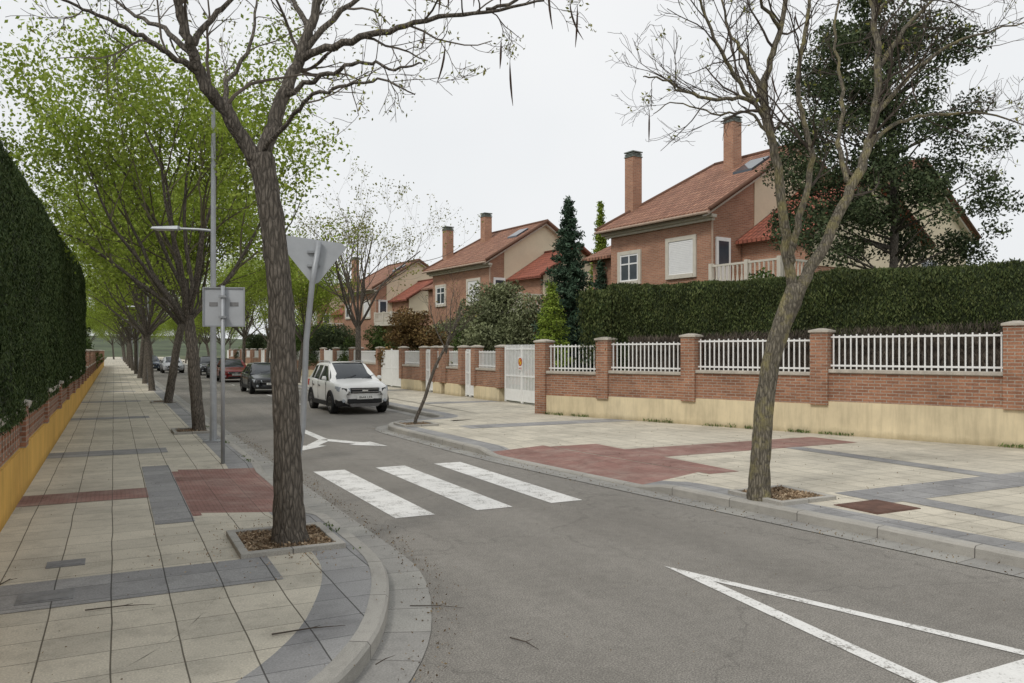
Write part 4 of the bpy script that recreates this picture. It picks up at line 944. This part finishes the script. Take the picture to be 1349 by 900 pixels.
    if rails:
        b=MB(); b.hexa([(-.42,y0+.0,.25*kz),(.42,y0+.0,.25*kz),(.42,y0+.2,.24*kz),(-.42,y0+.2,.24*kz),(-.5,y0-.045,.35*kz),(.5,y0-.045,.35*kz),(.5,y0+.1,.35*kz),(-.5,y0+.1,.35*kz)]); b.build("skid_plate",[M['rim']],e,uv=False)
    b=MB(); b.box(-.26,.26,y0-.06,y0-.035,.49*kz,.60*kz); po=b.build("number_plate",[M['plate']],e,uv=False)
    text_mesh("lettering",plate,.11,M['ink'],po,(0.02,y0-.0625,.545*kz),(math.pi/2,0,0))
    for sx in (-.35,.25):
        b=MB(); b.tube([q(sx,-1.03,1.09),q(sx+.45,-.80,1.2)],.008,4); b.build("wiper",[M['black']],e,uv=False)
    return e
car(W(7.02,26.5),STREET,M['cw'],"white compact suv parked beside the kerb with roof rails")
car(W(6.5,39.6),STREET,M['cb'],"black hatchback parked facing the crossing",kz=.88,ks=.95,rails=False,plate="2318 DKC")
car(W(6.9,54.5),STREET,M['cr'],"dark red hatchback parked along the street",kz=.9,ks=.93,rails=False,plate="4075 BSN")
car(W(7.0,61),STREET,M['cbl'],"dark blue car parked along the street",kz=.9,rails=False,sedan=True,plate="7741 CFT")
car(W(4.7,78),STREET,M['cs'],"silver car driving along the street",kz=.9,rails=False,sedan=True,plate="1502 GHL")
car(W(7.0,70),STREET,M['cb'],"black car parked along the street",kz=.95,rails=False,plate="9920 FNJ")
car(W(3.2,86),STREET,M['cbl'],"dark car parked beside the pavement",kz=.95,rails=False,plate="3361 HMD")
# ------------------------------------------------------------ street furniture
lp=G(281,582,PZ)
e=thing("street_lamp","tall grey steel street lamp with side arm light","street lamp",lp,PZ,0)
b=MB(); b.tube([(0,0,0),(0,0,.5),(0,0,7.0)],[.075,.07,.04],12); b.box(-.16,.16,-.16,.16,-.02,.03); b.build("pole",[M['steel']],e,uv=False,smooth=False)
b=MB(); b.tube([(0,0,4.35),(-.3,0,4.38),(-.75,0,4.40)],[.03,.028,.025],8); b.build("arm",[M['steel']],e,uv=False)
b=MB(); b.hexa([(-1.25,-.13,4.38),(-.7,-.1,4.37),(-.7,.1,4.37),(-1.25,.13,4.38),(-1.22,-.1,4.43),(-.7,-.07,4.45),(-.7,.07,4.45),(-1.22,.1,4.43)]); lo=b.build("lamp_head",[M['signback']],e,uv=False,bevel=.01)
b=MB(); b.box(-1.2,-.85,-.09,.09,4.365,4.378); b.build("lamp_lens",[M['lens']],lo,uv=False)
dup(e,W(1.75,50)); 
for u in (72,95): dup(e,W(1.75,u))
sp=G(295,610,PZ)
e=thing("traffic_sign","back of square grey metal traffic sign on steel pole","traffic sign",sp,PZ,math.radians(4))
zt=2.0-PZ+(462-377)/F*sp[1]
b=MB(); b.tube([(0,-.06,0),(0,-.06,zt+.0)],.033,10); b.build("pole",[M['steel']],e,uv=False,smooth=True)
b=MB(); b.box(-.34,.34,0,.025,zt-.68,zt-.02); pb=b.build("sign_panel",[M['signback']],e,uv=False,bevel=.008)
b=MB()
for zz in (zt-.18,zt-.52): b.box(-.06,.06,-.105,-.022,zz-.018,zz+.018)
b.box(-.345,-.325,-.02,0,zt-.68,zt-.02); b.box(.325,.345,-.02,0,zt-.68,zt-.02); b.box(-.325,.325,-.02,0,zt-.04,zt-.02); b.box(-.325,.325,-.02,0,zt-.68,zt-.66)
b.build("bracket",[M['steel']],pb,uv=False)
for x0 in (-.24,.1):
    b=MB(); b.box(x0,x0+.14,-.003,-.001,zt-.34,zt-.27); b.build("sticker",[M['cover']],pb,uv=False)
yp=W(1.98,10.1)
e=thing("give_way_sign","back of leaning triangular give way sign on bent pole","traffic sign",yp,PZ,math.radians(6))
Ys=yp[1]
def rel(px,py,dy=0): q=PP(px,py,Ys+dy); return (q[0]-yp[0],dy,q[2]-PZ)
b=MB(); b.tube([(0,0,0),rel(399,560),rel(403,450),rel(411,370),rel(420,318)],.036,10); b.build("pole",[M['steel']],e,uv=False,smooth=True)
def sgn(px,py): q=PP(px,py,Ys+.07); return (q[0]-yp[0],.05,q[2]-PZ)
b=MB(); b.prism([sgn(374,310),sgn(450,320),sgn(456,326),sgn(420,372),sgn(412,375),sgn(370,322)],(0,.02,0)); pb=b.build("sign_panel",[M['signback']],e,uv=False)
b=MB(); 
for py in (332,350): c=sgn(414,py); b.box(c[0]-.08,c[0]+.08,.02,.049,c[2]-.015,c[2]+.015)
b.build("bracket",[M['steel']],pb,uv=False)
def pit(v0,v1,u0,u1,label,n=500,seed=1):
    e=thing("tree_pit",label,"tree pit",W((v0+v1)/2,(u0+u1)/2),PZ,STREET,"tree pits in the pavement"); a,c=(v1-v0)/2,(u1-u0)/2; w_=.08
    b=MB(); b.box(-a,a,-c,-c+w_,-.01,.05); b.box(-a,a,c-w_,c,-.01,.05); b.box(-a,-a+w_,-c+w_,c-w_,-.01,.0495); b.box(a-w_,a,-c+w_,c-w_,-.01,.0495); b.build("frame",[M['kerb']],e,bevel=.008)
    b=MB(); b.box(-a+w_,a-w_,-c+w_,c-w_,-.01,.02); b.build("soil",[M['soil']],e)
    rg=np.random.default_rng(seed); C=np.stack([rg.uniform(-a+w_,a-w_,n),rg.uniform(-c+w_,c-w_,n),.022+np.abs(rg.normal(0,.012,n))],1)
    b=MB(); b.leaves(C,.02,rg,0,.5); b.build("wood_chips",[M['chips']],e,uv=False)
pit(1.02,1.98,7.5,8.55,"square tree pit with concrete edging and wood chips",2200,1)
pit(7.22,8.15,7.15,8.1,"square tree pit with concrete edging and bark mulch",2000,2)
pit(1.2,2.0,19.3,20.4,"tree pit with mulch at trunk base",300,3); pit(1.2,2.0,31,32,"tree pit with mulch at trunk base",300,4)
tv,tu=VU(*G(548,560,PZ)); pit(tv-.45,tv+.45,tu-.45,tu+.45,"tree pit with mulch at trunk base",400,5)
def cover(px,py,w_,l,m,label):
    e=MB(); e.box(-w_/2,w_/2,-l/2,l/2,-.01,.009); e.box(-w_/2+.03,w_/2-.03,-l/2+.03,l/2-.03,.009,.013)
    x,y=G(px,py,PZ); o=e.build("manhole_cover",[m],loc=(x,y,PZ),rot=STREET); tag(o,label,"manhole cover")
cover(1155,668,.75,.62,M['rustm'],"rusty brown rectangular metal manhole cover in pavement")
cover(87,743,.3,.22,M['cover'],"small grey metal utility cover in pavement"); cover(60,787,.38,.3,M['cover'],"small grey metal utility cover in pavement")
rg=np.random.default_rng(9)
def litter(name,C,sz,m,asp=.5,label="scattered dry leaf and chip debris",cat="leaf litter",vert=False):
    b=MB(); b.leaves(C,sz,rg,0,asp,vert=vert); o=b.build(name,[m],uv=False,rot=STREET); tag(o,label,cat,None,"stuff")
n=1700; t=rg.uniform(4,20,n); v=np.interp(t,[4,4.7,5.25,6.4,7.2,20],[.9,1.45,1.75,2.15,2.3,2.3])+np.abs(rg.normal(.30,.10,n))
v[:600]=np.interp(t[:600],[4,7,9,12,16.5,20],[7.5,7.12,6.85,6.5,6.22,6.2])-np.abs(rg.normal(.2,.12,600))
litter("leaf_litter",np.stack([v,t,np.full(n,.015)],1),.011,M['litter'])
n=350; C=np.stack([rg.uniform(-1,2,n),rg.uniform(4.5,20,n),np.full(n,PZ+.012)],1); litter("leaf_litter",C,.007,M['litter'])
n=600; C=np.stack([rg.uniform(7.3,13,n),rg.uniform(1,19,n),np.full(n,PZ+.012)],1); litter("leaf_litter",C,.010,M['litter'])
n=250; C=np.stack([rg.uniform(2.5,6.5,n),rg.uniform(3.5,16,n),np.full(n,.012)],1); litter("leaf_litter",C,.007,M['litter'])
n=700; C=np.stack([rg.normal(1.5,.45,n),rg.normal(8.0,.6,n),np.full(n,PZ+.014)],1); C=C[(C[:,0]<1.95)]; litter("leaf_litter",C,.010,M['chips'])
n=2600; s=rg.uniform(0,20,n); keep=np.array([mnoise.noise(Vector((q*1.1,0,5)))>.02 for q in s]); s=s[keep]; n=len(s)
pt=np.array(A0)[None]+s[:,None]*d[None]-np.array([math.cos(ROTN),math.sin(ROTN)])[None]*(.16+np.abs(rg.normal(0,.06,n)))[:,None]
vu=np.array([VU(*q) for q in pt]); litter("weeds",np.column_stack([vu,np.full(n,PZ+.02)+np.abs(rg.normal(0,.025,n))]),.035,M['green'],.25,"small green weeds growing at the wall foot","weeds",True)
n=900; t=rg.uniform(7.4,22,n); keep=np.array([mnoise.noise(Vector((q*1.6,2,1)))>.12 for q in t]); t=t[keep]; n=len(t)
litter("weeds",np.stack([2.05+rg.normal(0,.03,n),t,np.full(n,PZ+.01)],1)[(t>14)|(t<9.3)],.022,M['green'],.3,"small weeds in the kerb joint","weeds",True)
def stick(p,q,z,r=.006):
    a=np.array([*G(*p,z),z+.012]); b_=np.array([*G(*q,z),z+.012]); m_=(a+b_)/2+np.array([.01,.02,.004]); o=np.array([a[0],a[1],0])
    b=MB(); b.tube([a-o,m_-o,b_-o],[r,r*.8,r*.3],5); k=(m_-o); b.tube([k,k+np.array([.05,.04,.004])],[r*.6,r*.3],4)
    e=b.build("fallen_twig",[M['twig']],loc=tuple(o),uv=False); tag(e,"thin dry twig lying on the ground","twig","twigs fallen on the ground")
stick((358,838),(455,826),PZ); stick((112,806),(205,798),PZ,.005); stick((672,842),(710,858),0,.005); stick((540,800),(612,803),0,.004); stick((495,878),(515,868),PZ,.004); stick((0,772),(14,764),PZ,.005)
